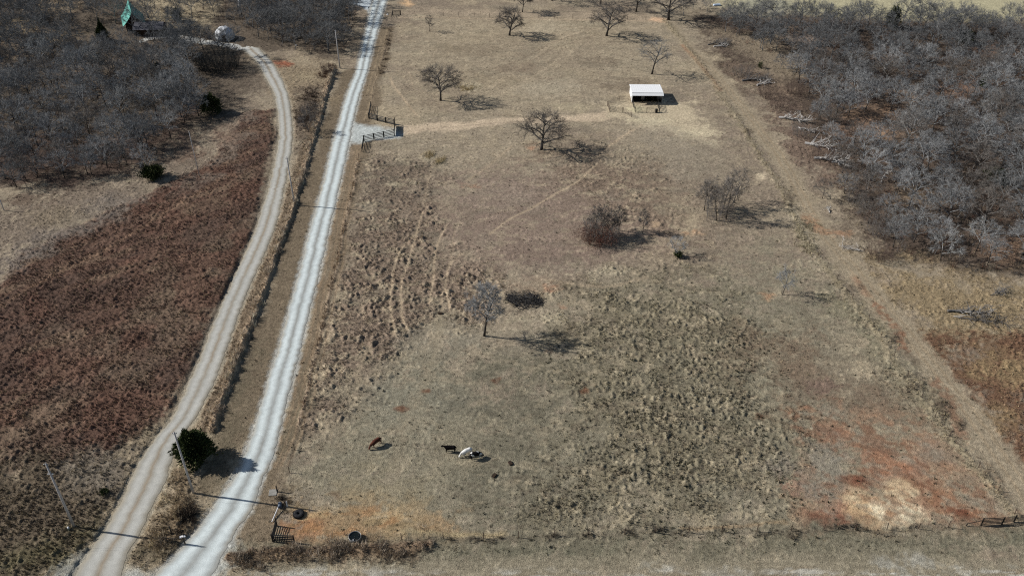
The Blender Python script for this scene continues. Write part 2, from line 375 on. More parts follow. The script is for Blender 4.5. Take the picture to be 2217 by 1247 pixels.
# right wood floor
region([(1500, 30), (2300, 30), (2300, 640), (1900, 560), (1850, 480), (1790, 400), (1740, 330), (1690, 260), (1640, 210), (1560, 150)], C(90, 77, 66), feather=5, rg=.8, dn=1.0)
for (a, b, rx, ry, c) in ((1900, 250, 60, 20, (165, 122, 84)), (1960, 200, 60, 12, (168, 128, 90)), (1860, 280, 60, 20, (150, 110, 80)), (2080, 190, 30, 26, (168, 118, 84)), (2150, 110, 40, 16, (150, 108, 78)), (1980, 430, 50, 30, (140, 112, 80)), (2180, 540, 60, 30, (150, 108, 74)), (1740, 90, 40, 14, (168, 140, 116)), (1720, 60, 30, 8, (160, 130, 100)), (1830, 190, 50, 14, (150, 112, 80)), (1920, 285, 70, 10, (158, 118, 82))):
    spot(a, b, rx, ry, C(*c, sat=.6), a=.65, feather=3)
region([(1540, 60), (1700, 80), (1730, 160), (1680, 180), (1620, 130)], C(142, 128, 106), feather=4, a=.7)
# meadow right of the lane
region([(1860, 560), (2300, 620), (2300, 760), (2010, 760), (1920, 650)], C(142, 124, 94), feather=6, rg=.9, dn=1.0)
region([(2000, 720), (2120, 730), (2300, 700), (2300, 1100), (2150, 930), (2060, 830)], C(112, 84, 64), feather=4, rg=.9, dn=1.1, brk=1.3)
for (a, b, rx, ry) in ((2130, 780, 40, 25), (2200, 820, 30, 40), (2170, 900, 40, 20)):
    spot(a, b, rx, ry, C(148, 128, 92), a=.6, feather=2.5)
# pale green field beyond, top right
region([(1480, -60), (2400, -60), (2400, 45), (2000, 44), (1820, 36), (1650, 18), (1560, 14)], C(172, 164, 130), feather=5, brk=.5, rg=.15, dn=.1)
region([(1640, -10), (1760, 20), (1660, 40), (1560, 30)], C(140, 140, 124), feather=3, a=.6)
# verges of the road
region([(812, 60), (856, 60), (772, 440), (690, 760), (650, 940), (600, 1120), (590, 1190), (500, 1180), (560, 1050), (612, 900), (690, 600), (740, 380), (790, 130)], C(122, 107, 86), feather=1.0, brk=.3, rg=.15, dn=.15)
region([(592, 1000), (640, 960), (660, 900), (700, 760), (560, 1040), (540, 1120)], C(104, 96, 76), feather=2, a=.5, rg=.15, dn=.15)
region([(735, 160), (790, 140), (700, 400), (640, 620), (550, 930), (450, 1090), (440, 1050), (530, 760), (590, 590), (640, 440)], C(116, 102, 82), feather=.9, brk=.25, rg=.18, dn=.15)
region([(530, 760), (560, 740), (520, 960), (450, 1070), (455, 960)], C(104, 95, 76), feather=2, a=.7)
for o_, w_ in ((10, .35), (22, .3), (34, .5), (46, .3)):
    stroke([(757+o_*.5, 310), (734+o_*.65, 400), (712+o_*.85, 500), (684+o_, 620), (641+o_*1.15, 800), (601+o_*1.2, 935), (575+o_*1.1, 1010)], w_, C(150, 126, 98), feather=.3, a=.55)
stroke([(838, 62), (823, 130), (806, 200), (790, 260)], .5, C(160, 140, 110), feather=.3, a=.6); stroke([(826, 80), (812, 140), (795, 205)], .5, C(160, 140, 110), feather=.3, a=.5)
spot(722, 218, 12, 8, C(165, 145, 112), a=.6)
# far yards by the top of the road
region([(770, -40), (812, -40), (818, 20), (804, 26), (786, 14), (764, 8)], C(186, 196, 200), feather=1.0, brk=.2, rg=.05, dn=0)
region([(860, -20), (960, -20), (950, 12), (880, 16), (862, 10)], C(120, 106, 92), feather=3, a=.6); spot(882, 9, 18, 5, C(205, 168, 125), feather=1.5)
region([(900, 22), (1080, 24), (1440, 36), (1440, 46), (1060, 34), (880, 30)], C(164, 146, 122), feather=3, a=.8, rg=.1)
stroke([(860, 38), (1000, 40), (1160, 42), (1440, 47)], 1.2, C(176, 154, 126), feather=1, a=.6); spot(1425, 42, 16, 4, C(205, 170, 135), feather=1)
# paddock lane to the shed and its bare yard
region([(870, 272), (1000, 263), (1100, 258), (1200, 256), (1320, 240), (1330, 258), (1200, 268), (1100, 270), (1000, 280), (872, 293)], C(188, 168, 140), feather=.9, brk=.5, rg=.0, dn=.0)
stroke([(875, 286), (1000, 273), (1110, 266), (1240, 262)], .4, C(120, 102, 88), feather=.5, a=.5)
region([(1310, 222), (1370, 215), (1500, 225), (1520, 260), (1560, 290), (1540, 310), (1430, 280), (1320, 252)], C(184, 168, 138), feather=3, brk=1.2, rg=.08, dn=.03)
spot(1400, 262, 50, 10, C(204, 190, 154), a=.8, feather=2, rg=.05); spot(1500, 290, 50, 12, C(198, 184, 150), a=.7, feather=3, brk=1.3); spot(1380, 236, 24, 7, C(206, 194, 154), a=.8, feather=1.5)
region([(1420, 300), (1540, 300), (1580, 400), (1460, 380)], C(138, 127, 108), feather=6, a=.6, rg=.2, dn=.1)
stroke([(1390, 270), (1340, 300), (1290, 340)], .8, C(180, 158, 128), feather=.5, a=.6); stroke([(1420, 60), (1250, 70), (1150, 130), (1060, 190)], 1.0, C(176, 158, 130), feather=.8, a=.5)
for o_ in (0, 14): stroke([(1290, 62+o_), (1200, 92+o_), (1130, 128+o_), (1060, 150+o_), (980, 160+o_)], .6, C(120, 104, 86), feather=.5, a=.5)
for o_ in (0, 16): stroke([(1250+o_, 80), (1180+o_, 150), (1080+o_, 200), (960+o_, 240)], .5, C(178, 160, 132), feather=.5, a=.45)
stroke([(1260, 265), (1180, 262), (1100, 250), (1000, 250)], .5, C(120, 102, 84), feather=.5, a=.4)
region([(1380, 250), (1440, 262), (1500, 330), (1470, 400), (1400, 330)], C(150, 138, 118), feather=4, brk=1.3, a=.5, rg=.15)
region([(757, 262), (800, 272), (862, 276), (870, 296), (800, 300), (752, 312)], C(178, 183, 178), feather=1.2, brk=.5, rg=.05, dn=0)
# animal paths
TR = C(172, 152, 124)
for pts, w_, a_ in (([(914, 461), (903, 499), (888, 550), (876, 588), (868, 620), (869, 683), (878, 712)], .5, .8),
                ([(912, 498), (871, 535), (855, 575), (846, 622), (845, 670), (853, 725)], .5, .8),
                ([(967, 487), (946, 532), (939, 575), (934, 625), (926, 658)], .5, .8),
                ([(1002, 547), (977, 568), (967, 593), (962, 625), (954, 640), (953, 676)], .5, .8),
                ([(962, 625), (966, 640), (972, 675)], .5, .8), ([(985, 500), (978, 540), (977, 568)], .5, .5),
                ([(1292, 355), (1255, 390), (1205, 418), (1150, 450), (1100, 477), (1060, 506)], .6, .8),
                ([(1108, 318), (1080, 340), (1048, 366), (1010, 392)], .8, .45), ([(930, 390), (935, 360), (915, 440)], .5, .4),
                ([(845, 168), (852, 185), (870, 210), (888, 232), (902, 250)], .7, .9), ([(858, 150), (884, 155), (895, 195)], .5, .4),
                ([(740, 725), (733, 700), (745, 680)], .5, .5), ([(785, 690), (788, 640), (800, 620)], .5, .5),
                ([(1155, 600), (1300, 622), (1400, 600)], 1.0, .4)):
    stroke(pts, w_, TR, feather=.28, brk=.2, a=a_, h=0, rg=0, dn=0, warp=.15)
stroke([(952, 670), (945, 740), (925, 810), (908, 860), (885, 910), (860, 975), (848, 1050), (835, 1150)], 1.6, C(146, 134, 110), feather=1.4, a=.6, rg=.1, dn=.1)
stroke([(1000, 900), (960, 1000), (900, 1080), (850, 1140)], 3.0, C(140, 131, 108), feather=2.5, a=.35)
for (a, b) in ((881, 883), (925, 841), (1077, 824), (732, 1068), (1262, 851), (1645, 905), (1180, 760)): spot(a, b, 6, 4, C(108, 72, 52), feather=.6, a=.8)
for (a, b) in ((1212, 668), (1160, 322), (1190, 625), (1022, 400)): spot(a, b, 11, 4, C(168, 128, 100), feather=1, a=.7)
spot(1500, 505, 14, 4, C(180, 142, 106), feather=1, a=.8); spot(1650, 380, 5, 12, C(200, 182, 150), feather=.7, a=.9); spot(1410, 484, 4, 9, C(170, 145, 115), feather=.7, a=.7)
spot(1670, 640, 14, 6, C(170, 122, 86), feather=1.5, a=.6)
# dirt by the trough corner
region([(630, 1085), (700, 1100), (800, 1090), (880, 1118), (960, 1130), (1000, 1152), (870, 1150), (800, 1163), (640, 1165), (615, 1130)], C(158, 132, 98), feather=3, brk=1.6, rg=.15, dn=.25)
region([(660, 1120), (760, 1125), (780, 1150), (650, 1150)], C(150, 108, 70), feather=3, brk=1.2, a=.7); spot(640, 1135, 26, 14, C(156, 100, 68), feather=2, a=.7); spot(850, 1135, 24, 14, C(168, 138, 98), feather=2, a=.7)
region([(780, 1040), (900, 1050), (900, 1110), (720, 1110)], C(142, 130, 102), feather=4, brk=1.2, a=.6)
stroke([(870, 1148), (960, 1154), (1090, 1155)], .7, C(172, 152, 112), feather=.5, a=.8, rg=0)
stroke([(1480, 1142), (1600, 1136), (1700, 1130)], .5, C(150, 124, 90), feather=.4, a=.6)
# red clay and sand, lower right corner of the paddock
region([(1640, 740), (1800, 760), (1900, 830), (2000, 930), (1900, 960), (1800, 930), (1690, 850)], C(118, 98, 80), feather=8, a=.7, rg=.35)
region([(1820, 900), (1900, 920), (2060, 960), (2150, 1060), (2192, 1112), (2190, 1140), (1780, 1146), (1740, 1060), (1840, 1000)], C(150, 120, 94), feather=5, brk=1.2, rg=.1, dn=.15)
for (a, b, rx, ry, c) in ((2075, 1095, 34, 24, (128, 66, 42)), (1868, 1030, 18, 22, (116, 58, 38)), (1975, 1065, 22, 20, (140, 80, 52)), (1815, 1135, 34, 10, (124, 66, 44)), (1830, 965, 20, 20, (138, 98, 74)), (1900, 985, 50, 16, (146, 92, 64)), (1745, 1050, 40, 16, (150, 108, 84)), (2120, 1110, 50, 18, (160, 112, 74)), (2010, 1110, 40, 26, (170, 118, 84)), (1960, 1020, 44, 16, (172, 122, 90)), (1840, 1085, 20, 10, (164, 106, 78)), (1800, 840, 34, 12, (128, 100, 82))):
    spot(a, b, rx, ry, C(*c, sat=.66), a=.75, feather=2.0, brk=1.7)
for (a, b, rx, ry, c) in ((1800, 1005, 30, 26, (138, 132, 116)), (1845, 985, 20, 14, (142, 136, 118)), (1795, 1060, 34, 20, (132, 126, 110)), (2010, 990, 60, 16, (136, 122, 104)), (1915, 1050, 16, 14, (126, 114, 100)), (2090, 1040, 30, 12, (134, 118, 98)), (1690, 1010, 30, 16, (136, 126, 110))):
    spot(a, b, rx, ry, C(*c), a=.8, feather=1.8, brk=1.5)
for (a, b, rx, ry, c) in ((2078, 1100, 22, 18, (104, 58, 42)), (1866, 1036, 12, 14, (100, 54, 40)), (1816, 1136, 24, 6, (108, 60, 44)), (1984, 1062, 12, 12, (110, 66, 48)), (1945, 1000, 30, 8, (170, 118, 86)), (2035, 1075, 20, 8, (172, 120, 84)), (1885, 1090, 18, 8, (168, 130, 92))): spot(a, b, rx, ry, C(*c), a=.75, feather=1.4, brk=1.8)
spot(1935, 1112, 60, 26, C(196, 164, 122), feather=2.0, brk=1.8, a=.9); spot(1968, 1108, 42, 28, C(212, 196, 162), feather=1.8, brk=1.5); spot(1868, 1068, 14, 12, C(188, 166, 130), feather=1.4); spot(1950, 1062, 26, 18, C(192, 166, 128), feather=2, a=.8)
CLAY = [(1690, 880), (1830, 860), (1980, 930), (2150, 1050), (2190, 1138), (1790, 1142), (1740, 1060)]
streaks(CLAY, [(150, 112, 84), (134, 128, 110), (124, 86, 64)], 700, 3.4, 2.0, -30, lo=.54, hi=.66, a=.55)
streaks([(1870, 1040), (2030, 1060), (2060, 1138), (1880, 1138)], [(150, 112, 80), (134, 122, 98)], 760, 2, 1, lo=.57, hi=.63, a=.6)
streaks([(600, 1080), (900, 1100), (990, 1150), (620, 1162)], [(176, 148, 106), (120, 104, 76), (152, 112, 74)], 780, 3, 1.4, 10, a=.7)
# two-track lane along the paddock's right side
LANE = [(1452, 60), (1500, 112), (1548, 160), (1600, 225), (1650, 288), (1695, 350), (1728, 420), (1775, 495), (1835, 570), (1898, 645), (1960, 722), (2022, 800), (2080, 872), (2140, 950), (2205, 1040), (2260, 1120)]
stroke(LANE, 5.6, C(150, 136, 112), feather=1.2, brk=.5, a=.9, rg=.06, dn=.05)
for o_ in (-6, 9): stroke([(a+o_*(.5+b/900), b) for a, b in LANE], .5, C(152, 132, 104), feather=.35, a=.6, rg=0)
stroke([(1478, 98), (1510, 132), (1560, 196)], 1.2, C(150, 94, 62), feather=.8, a=.6); stroke([(1745, 470), (1775, 500), (1810, 506), (1835, 505)], 2.0, C(156, 118, 88), feather=1, brk=1.2, a=.7)
stroke([(1898, 655), (1930, 700), (1948, 728), (1962, 755)], 1.1, C(128, 84, 60), feather=.9, brk=1.2, a=.7); stroke([(1960, 760), (1980, 785)], 1.4, C(70, 58, 48), feather=1, a=.6)
stroke([(2020, 832), (2060, 880), (2075, 930), (2085, 945)], 1.6, C(124, 84, 62), feather=1, brk=1.2, a=.6); stroke([(1850, 600), (1880, 640)], 1.2, C(140, 96, 70), feather=.8, a=.5)
# verge and track along the bottom
region([(480, 1200), (640, 1172), (1200, 1168), (2100, 1150), (2300, 1150), (2300, 1215), (1200, 1215), (600, 1225)], C(113, 107, 88), feather=2.5, rg=.3, dn=.35)
region([(450, 1232), (900, 1218), (1700, 1212), (2400, 1205), (2400, 1300), (400, 1300)], C(140, 130, 108), feather=2.0, brk=.8, rg=.08, dn=.05)
for (a, b, rx, ry) in ((1520, 1243, 110, 8), (2010, 1238, 140, 7), (2170, 1244, 60, 8), (1960, 1222, 60, 3), (760, 1248, 120, 6), (500, 1240, 60, 8)): spot(a, b, rx, ry, C(160, 158, 146), feather=1.2, brk=2.4, a=.35)
streaks([(520, 1236), (1300, 1230), (2300, 1224), (2300, 1290), (520, 1290)], [(188, 188, 178), (124, 112, 92), (176, 172, 158)], 790, 6, 1.0, 0, lo=.56, hi=.62, a=.8)
streaks([(480, 1200), (1200, 1170), (2300, 1155), (2300, 1205), (1200, 1212)], [(98, 98, 80), (134, 126, 104)], 795, 5, 1.6, 0, a=.5)
# gravel spill beside the roads
region([(60, 1300), (190, 1190), (235, 1140), (300, 1145), (275, 1230), (345, 1240), (400, 1190), (500, 1150), (520, 1200), (480, 1300)], C(160, 160, 150), feather=1.5, brk=.7, rg=.05, dn=.02)
# tall weeds along fence lines (raised thatch that throws its own shadow)
HEDGE = [(722, 152), (704, 205), (680, 290), (655, 372), (628, 465), (592, 560), (562, 645), (532, 722), (505, 795), (472, 880), (462, 930)]
stroke(HEDGE, 1.5, C(160, 138, 112), feather=.3, brk=.35, h=1.0, rg=1.0, dn=2.0, warp=.2)
stroke([(a-14*(.4+b/900), b) for a, b in HEDGE[1:]], 2.2, C(120, 104, 84), feather=.8, h=.2, rg=.9, dn=1.2)
region([(640, 190), (700, 190), (676, 280), (650, 330), (636, 300)], C(112, 98, 82), feather=2, rg=1, dn=1.2, h=.3)
region([(362, 1100), (372, 1020), (402, 1000), (430, 1050), (428, 1080), (395, 1170), (300, 1225), (285, 1200), (345, 1110)], C(118, 102, 80), feather=1.4, brk=.6, h=.35, rg=1.0, dn=1.4)
region([(290, 1195), (380, 1165), (400, 1190), (330, 1225), (285, 1225)], C(92, 84, 66), feather=1.5, a=.8, rg=.6)
FENCE_W = [(777, 343), (770, 386), (764, 411), (759, 429), (754, 459), (748, 482), (742, 509), (737, 530), (732, 556), (724, 588), (718, 608), (713, 640), (705, 679), (696, 717), (688, 751), (678, 792), (669, 835), (660, 874), (650, 918)]
stroke(FENCE_W, .6, C(156, 136, 112), feather=.3, h=.2, rg=.5, dn=1.5)
stroke([(648, 925), (638, 974), (627, 1023), (617, 1055)], .4, C(92, 80, 66), feather=.3, a=.7, rg=.4)
stroke([(508, 1206), (560, 1200), (640, 1196), (760, 1190), (850, 1186), (925, 1180)], 2.0, C(120, 100, 80), feather=.8, brk=.5, h=.6, rg=1.2, dn=1.5)
stroke([(520, 1212), (640, 1205), (800, 1200), (900, 1198)], 1.6, C(130, 110, 86), feather=1, h=.3, rg=1.1, dn=1.2)
FENCE_S = [(870, 1168), (960, 1166), (1047, 1165), (1123, 1163), (1201, 1158), (1274, 1157), (1352, 1157), (1418, 1153), (1491, 1152), (1562, 1150), (1638, 1150), (1712, 1149), (1783, 1147), (1851, 1147), (1920, 1146), (1988, 1144), (2053, 1141)]
stroke(FENCE_S, .6, C(100, 92, 78), feather=.4, a=.5)
for (a, b, w_) in ((1047, 1163, 22), (1201, 1158, 14), (1274, 1157, 10), (1352, 1157, 18), (1415, 1153, 26), (1488, 1152, 14), (1640, 1151, 16), (1715, 1149, 14), (1845, 1145, 26), (1925, 1149, 20), (1985, 1145, 12)):
    spot(a, b, w_, 3.2, C(80, 72, 60), feather=.5, brk=.8, h=.3, rg=.8, dn=2.5)
FENCE_E = [(1437, 44), (1480, 92), (1540, 170), (1582, 235), (1622, 296), (1672, 380), (1712, 452), (1752, 530), (1812, 606), (1880, 690), (1935, 772), (1995, 862), (2055, 945), (2118, 1012), (2160, 1062), (2196, 1112)]
stroke(FENCE_E, 1.5, C(142, 130, 104), feather=.9, brk=.9, a=.7, h=.12, rg=.9, dn=1.2)
for (a, b, rx, ry) in ((1850, 625, 10, 10), (1930, 740, 8, 12), (1985, 830, 10, 14), (2040, 900, 12, 14), (2080, 935, 8, 10), (2150, 1020, 14, 10), (1700, 420, 8, 16), (1620, 290, 8, 12)):
    spot(a, b, rx, ry, C(78, 66, 54), feather=1, a=.7, h=.4, dn=2.5)
stroke([(598, 235), (588, 300), (590, 345), (578, 400), (546, 500), (500, 612), (452, 715), (398, 832), (352, 912)], .5, C(90, 78, 64), feather=.3, a=.5, h=0, rg=.2, dn=.1)  # dark strip painted for the shadow at the tall red grass edge
# brush ground under the thicket at the wood's edge
region([(1640, 190), (1690, 200), (1760, 300), (1810, 370), (1780, 400), (1730, 340), (1680, 260)], C(122, 103, 88), feather=3.5, brk=1.5, a=.8, dn=.9, rg=1, h=.1)
region([(1580, 130), (1700, 180), (1740, 200), (1680, 220), (1600, 180)], C(126, 108, 90), feather=3, a=.6, dn=.8, rg=1)

# roads: centre (photo pixels) and edges, used to flatten the sheet below them
ROAD = [(842, 820, -40), (832, 804, -5), (838, 806, 0), (829, 803, 30), (820, 793, 60), (809, 783, 100), (797, 772, 150), (781, 752, 200), (768, 738, 250), (756, 720, 310), (735, 699, 400), (712, 670, 500), (683, 640, 620), (662, 616, 705), (640, 588, 800), (612, 559, 900), (585, 524, 1000), (563, 495, 1050), (543, 462, 1100), (512, 425, 1150), (480, 375, 1205), (450, 320, 1260), (430, 260, 1330)]
ROAD = [r for r in ROAD if r[2] not in (-5, 30)]
DRIVE = [(560, 520, 104), (575, 540, 120), (592, 560, 140), (606, 572, 165), (621, 592, 200), (631, 602, 250), (632, 603, 310), (617, 583, 400), (592, 552, 500), (540, 497, 622), (509, 463, 700), (475, 422, 800), (424, 374, 900), (388, 337, 950), (369, 303, 1000), (354, 278, 1050), (328, 254, 1100), (303, 226, 1150), (276, 190, 1200), (262, 158, 1250), (240, 110, 1320)]
def strip_lines(rows_):
    L = smooth_line([G(b, y) for a, b, y in rows_], 10); Rr = smooth_line([G(a, y) for a, b, y in rows_], 10)
    return L, Rr
flat = np.zeros(len(X), bool)
strips = []
for rows_ in (ROAD, DRIVE):
    L, Rr = strip_lines(rows_); strips.append((L, Rr))
    P = L + Rr[::-1]; xs = [p[0] for p in P]; ys = [p[1] for p in P]
    idx = np.where((X > min(xs)-3) & (X < max(xs)+3) & (Y > min(ys)-3) & (Y < max(ys)+3))[0]
    cen = [((l[0]+r[0])/2, (l[1]+r[1])/2) for l, r in zip(L, Rr)]
    d = sd_poly(X[idx], Y[idx], P)
    m = sstep(-.9, .0, d + (n_fine[idx]-.5)*1.2)*.75
    gc = C(172, 172, 164) if rows_ is ROAD else C(148, 140, 122)
    _apply(idx, m, gc, None, 0.0, 0.0)
    hgt[idx] = np.where(d > -.7, 0, hgt[idx]); rough[idx] = np.where(d > -.4, 0, rough[idx]); flat[idx[d > -.5]] = True
# relief of the thatch: clumps about half a metre to a metre across
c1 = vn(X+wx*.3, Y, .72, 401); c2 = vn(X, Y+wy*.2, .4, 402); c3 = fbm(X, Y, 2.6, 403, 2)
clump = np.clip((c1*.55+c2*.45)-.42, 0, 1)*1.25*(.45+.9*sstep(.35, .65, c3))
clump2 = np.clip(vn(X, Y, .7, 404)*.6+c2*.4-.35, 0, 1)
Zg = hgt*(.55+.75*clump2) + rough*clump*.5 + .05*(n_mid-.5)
tree_far = (np.abs(UC)[None, :] > 1.02).repeat(NR, 0).ravel() | (Y < 61) | (Y > 388)
Zg[tree_far] = 0; Zg[flat] = -.03
Zg = Zg - .02
# colour slightly darker in the hollows between clumps, lighter on their tops
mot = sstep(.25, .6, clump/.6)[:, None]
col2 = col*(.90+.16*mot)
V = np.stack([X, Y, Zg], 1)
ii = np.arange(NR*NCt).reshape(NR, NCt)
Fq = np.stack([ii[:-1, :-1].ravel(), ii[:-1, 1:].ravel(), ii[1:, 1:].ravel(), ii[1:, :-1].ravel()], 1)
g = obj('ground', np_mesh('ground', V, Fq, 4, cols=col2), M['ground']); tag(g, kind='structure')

def sample(x, y):
    """index of the nearest ground vertex"""
    r = np.clip(np.searchsorted(YR, y), 0, NR-1)
    u = x/HWr[r]; c = np.clip(np.searchsorted(UC, u), 0, NCt-1)
    return r*NCt + c

# roads
def road_mesh(L, Rr, tracks, base, light, seed, name, centre_c):
    n = len(L); K = 16; P = []; cc = []
    # resample along
    L = np.array(L); Rr = np.array(Rr); cen = (L+Rr)/2
    s = np.concatenate([[0], np.cumsum(np.hypot(*np.diff(cen, axis=0).T))]); t = np.arange(0, s[-1], .45)
    Li = np.stack([np.interp(t, s, L[:, k]) for k in (0, 1)], 1); Ri = np.stack([np.interp(t, s, Rr[:, k]) for k in (0, 1)], 1)
    u = np.linspace(0, 1, K+1); w = np.hypot(*(Ri-Li).T); ev = (Ri-Li)/w[:, None]
    jit = lambda p, k: ((fbm(p[:, 0], p[:, 1], .9, seed+k)-.5)*.7+(fbm(p[:, 0], p[:, 1], 5, seed+k+2)-.5)*.5)[:, None]
    Li = Li - ev*jit(Li, 1); Ri = Ri + ev*jit(Ri, 5)
    PX = Li[:, None, 0]*(1-u) + Ri[:, None, 0]*u; PY = Li[:, None, 1]*(1-u) + Ri[:, None, 1]*u
    w = np.hypot(*(Ri-Li).T)
    PZ = .035 + .02*np.sin(u*math.pi)[None, :].repeat(len(t), 0); PZ[:, 0] = PZ[:, K] = -.02
    uu = u[None, :].repeat(len(t), 0)+.04*(fbm(PX, PY, 16, seed+7)-.5)
    tr = sum(np.exp(-((uu-c)/wd)**2) for c, wd in tracks); tr = np.clip(tr, 0, 1)
    nn = fbm(PX, PY, 4, seed+3)
    c0 = np.array(base); c1_ = np.array(light)
    Cc = c0*(1-tr[..., None]) + c1_*tr[..., None]
    ce = np.exp(-((uu-.49)/.06)**2)[..., None]*centre_c[3]*(.6+.4*sstep(.35, .6, fbm(PX, PY, 14, seed+5)))[..., None]
    Cc = Cc*(1-ce) + np.array(centre_c[:3])*ce
    eg = (np.clip(np.abs(uu-.5)*2-.72, 0, .28)/.28)[..., None]*.75*(nn[..., None]*1.5)
    Cc = Cc*(1-np.clip(eg, 0, 1)) + np.array(C(150, 140, 120))*np.clip(eg, 0, 1)
    Cc = Cc*(.95+.1*nn[..., None])*(.94+.12*vn(PX, PY, .6, seed+21)[..., None])
    N0 = len(t); ii = np.arange(N0*(K+1)).reshape(N0, K+1)
    Fq = np.stack([ii[:-1, :-1].ravel(), ii[:-1, 1:].ravel(), ii[1:, 1:].ravel(), ii[1:, :-1].ravel()], 1)[:, ::-1]
    VV = np.stack([PX.ravel(), PY.ravel(), PZ.ravel()], 1)
    o = obj(name, np_mesh(name, VV, Fq, 4, cols=Cc.reshape(-1, 3)), M['gravel']); return tag(o, kind='structure')
road_mesh(*strips[0], [(.24, .14), (.74, .15)], C(158, 163, 160), C(196, 205, 203), 1, 'gravel_road', (*C(138, 138, 132), .9))
dr = road_mesh(*strips[1], [(.26, .17), (.74, .17)], C(142, 138, 126), C(172, 171, 163), 50, 'gravel_drive', (*C(140, 122, 98), .7))
# lane through the yard on the upper left
Lp = smooth_line([G(*p) for p in ((562, 106), (532, 98), (480, 92), (420, 80), (350, 74), (300, 88))], 8)
Rp = smooth_line([G(*p) for p in ((520, 108), (510, 110), (470, 100), (410, 94), (350, 84), (300, 96))], 8)
road_mesh(Rp, Lp, [(.5, .5)], C(176, 172, 160), C(184, 184, 178), 90, 'yard_lane', (*C(150, 140, 120), .2))

# ------------------------------------------------------------------ grass and weeds (stuff)
rng = np.random.default_rng(3)
def blades(px_, py_, hh, nb, colr, name, label, spread=.22, wid=.05, lean=.45, mat='grass', cat='grass'):
    """tufts as one mesh: nb blades per tuft"""
    n = len(px_)
    ang = rng.uniform(0, 2*np.pi, (n, nb)); rad = rng.uniform(.2, 1, (n, nb))*spread*(hh[:, None]/.4)**.5
    bx = px_[:, None]+np.cos(ang)*rad*.5; by = py_[:, None]+np.sin(ang)*rad*.5
    H = hh[:, None]*rng.uniform(.55, 1.1, (n, nb)); ln = rng.uniform(.1, lean, (n, nb))*H
    tx = bx+np.cos(ang)*ln; ty = by+np.sin(ang)*ln
    pa = rng.uniform(0, 2*np.pi, (n, nb)); w = wid*rng.uniform(.6, 1.4, (n, nb))*(hh[:, None]/.4)**.4
    z0 = Zg[sample(px_, py_)][:, None] - .03 + np.zeros((n, nb))
    A = np.stack([bx-np.cos(pa)*w, by-np.sin(pa)*w, z0], -1); B = np.stack([bx+np.cos(pa)*w, by+np.sin(pa)*w, z0], -1)
    T = np.stack([tx, ty, z0+H], -1)
    V = np.stack([A, B, T], 2).reshape(-1, 3)
    cc = np.repeat(colr[:, None, :], nb, 1)*rng.uniform(.75, 1.3, (n, nb, 1)); cc = np.repeat(cc[:, :, None, :], 3, 2).reshape(-1, 3)
    Fc = np.arange(len(V)).reshape(-1, 3)
    o = obj(name, np_mesh(name, V, Fc, 3, cols=np.clip(cc, 0, .8)), M[mat]); return tag(o, label, cat, kind='stuff')
# candidates over the fan of visible land, denser where den says so
NT = 520000
yy = 66 + (382-66)*rng.random(NT)**1.25; xx = rng.uniform(-1.0, 1.0, NT)*hw(yy)
s = sample(xx, yy); dn = den[s]*(.35+1.3*sstep(.38, .62, fbm(xx, yy, 3.0, 201))); keep = rng.random(NT) < np.clip(.1+dn*.42, 0, .9)
keep &= ~flat[s]
xx, yy, s = xx[keep], yy[keep], s[keep]
cg = col[s]*rng.uniform(.8, 1.55, (len(s), 1)); cg = cg*.8+cg.mean(1, keepdims=True)*.2; pale = rng.random(len(s)) < .16
cg[pale] = cg[pale]*.4 + np.array(C(176, 160, 122))*.6
hh = (.10+.30*np.clip(den[s], 0, 1.6)*rng.random(len(s)))*1.0
blades(xx, yy, hh, 6, cg, 'pasture_grass', 'dry tan and brown grass tufts covering the pastures and field', wid=.045)
# dark small weeds between the tussocks of the lower pasture
def in_poly(x, y, pts): return sd_poly(x, y, [G(*p) for p in pts])
NW = 42000; yy = 80+120*rng.random(NW); xx = rng.uniform(-1, 1, NW)*hw(yy)
d = in_poly(xx, yy, [(1200, 760), (1480, 640), (1660, 760), (1760, 1130), (1180, 1150), (1150, 1080), (1280, 960)])
keep = rng.random(NW) < sstep(-9, 12, d)*sstep(.42, .62, fbm(xx, yy, 3, 303))*.95+.02
keep &= ~flat[sample(xx, yy)]
xx, yy = xx[keep], yy[keep]
cw = np.array([.030, .032, .020])[None, :]*rng.uniform(.6, 1.6, (len(xx), 1))
blades(xx, yy, rng.uniform(.14, .32, len(xx)), 9, cw, 'low_weeds', 'small dark green weeds dotted through the lower pasture', spread=.5, wid=.09, lean=.9, cat='weeds')
NW = 60000; yy = 80+250*rng.random(NW)**1.2; xx = rng.uniform(-.9, 1, NW)*hw(yy); s = sample(xx, yy)
keep = (rng.random(NW) < sstep(.48, .66, fbm(xx, yy, 5, 333))*.45*np.clip(rough[s]+.15, 0, 1)+.01) & ~flat[s]
xx, yy, s = xx[keep], yy[keep], s[keep]
blades(xx, yy, rng.uniform(.12, .3, len(xx)), 8, col[s]*rng.uniform(.25, .6, (len(s), 1)), 'dark_tufts', 'small dark brown tufts of old grass speckling the pastures', spread=.45, wid=.07, lean=.9)
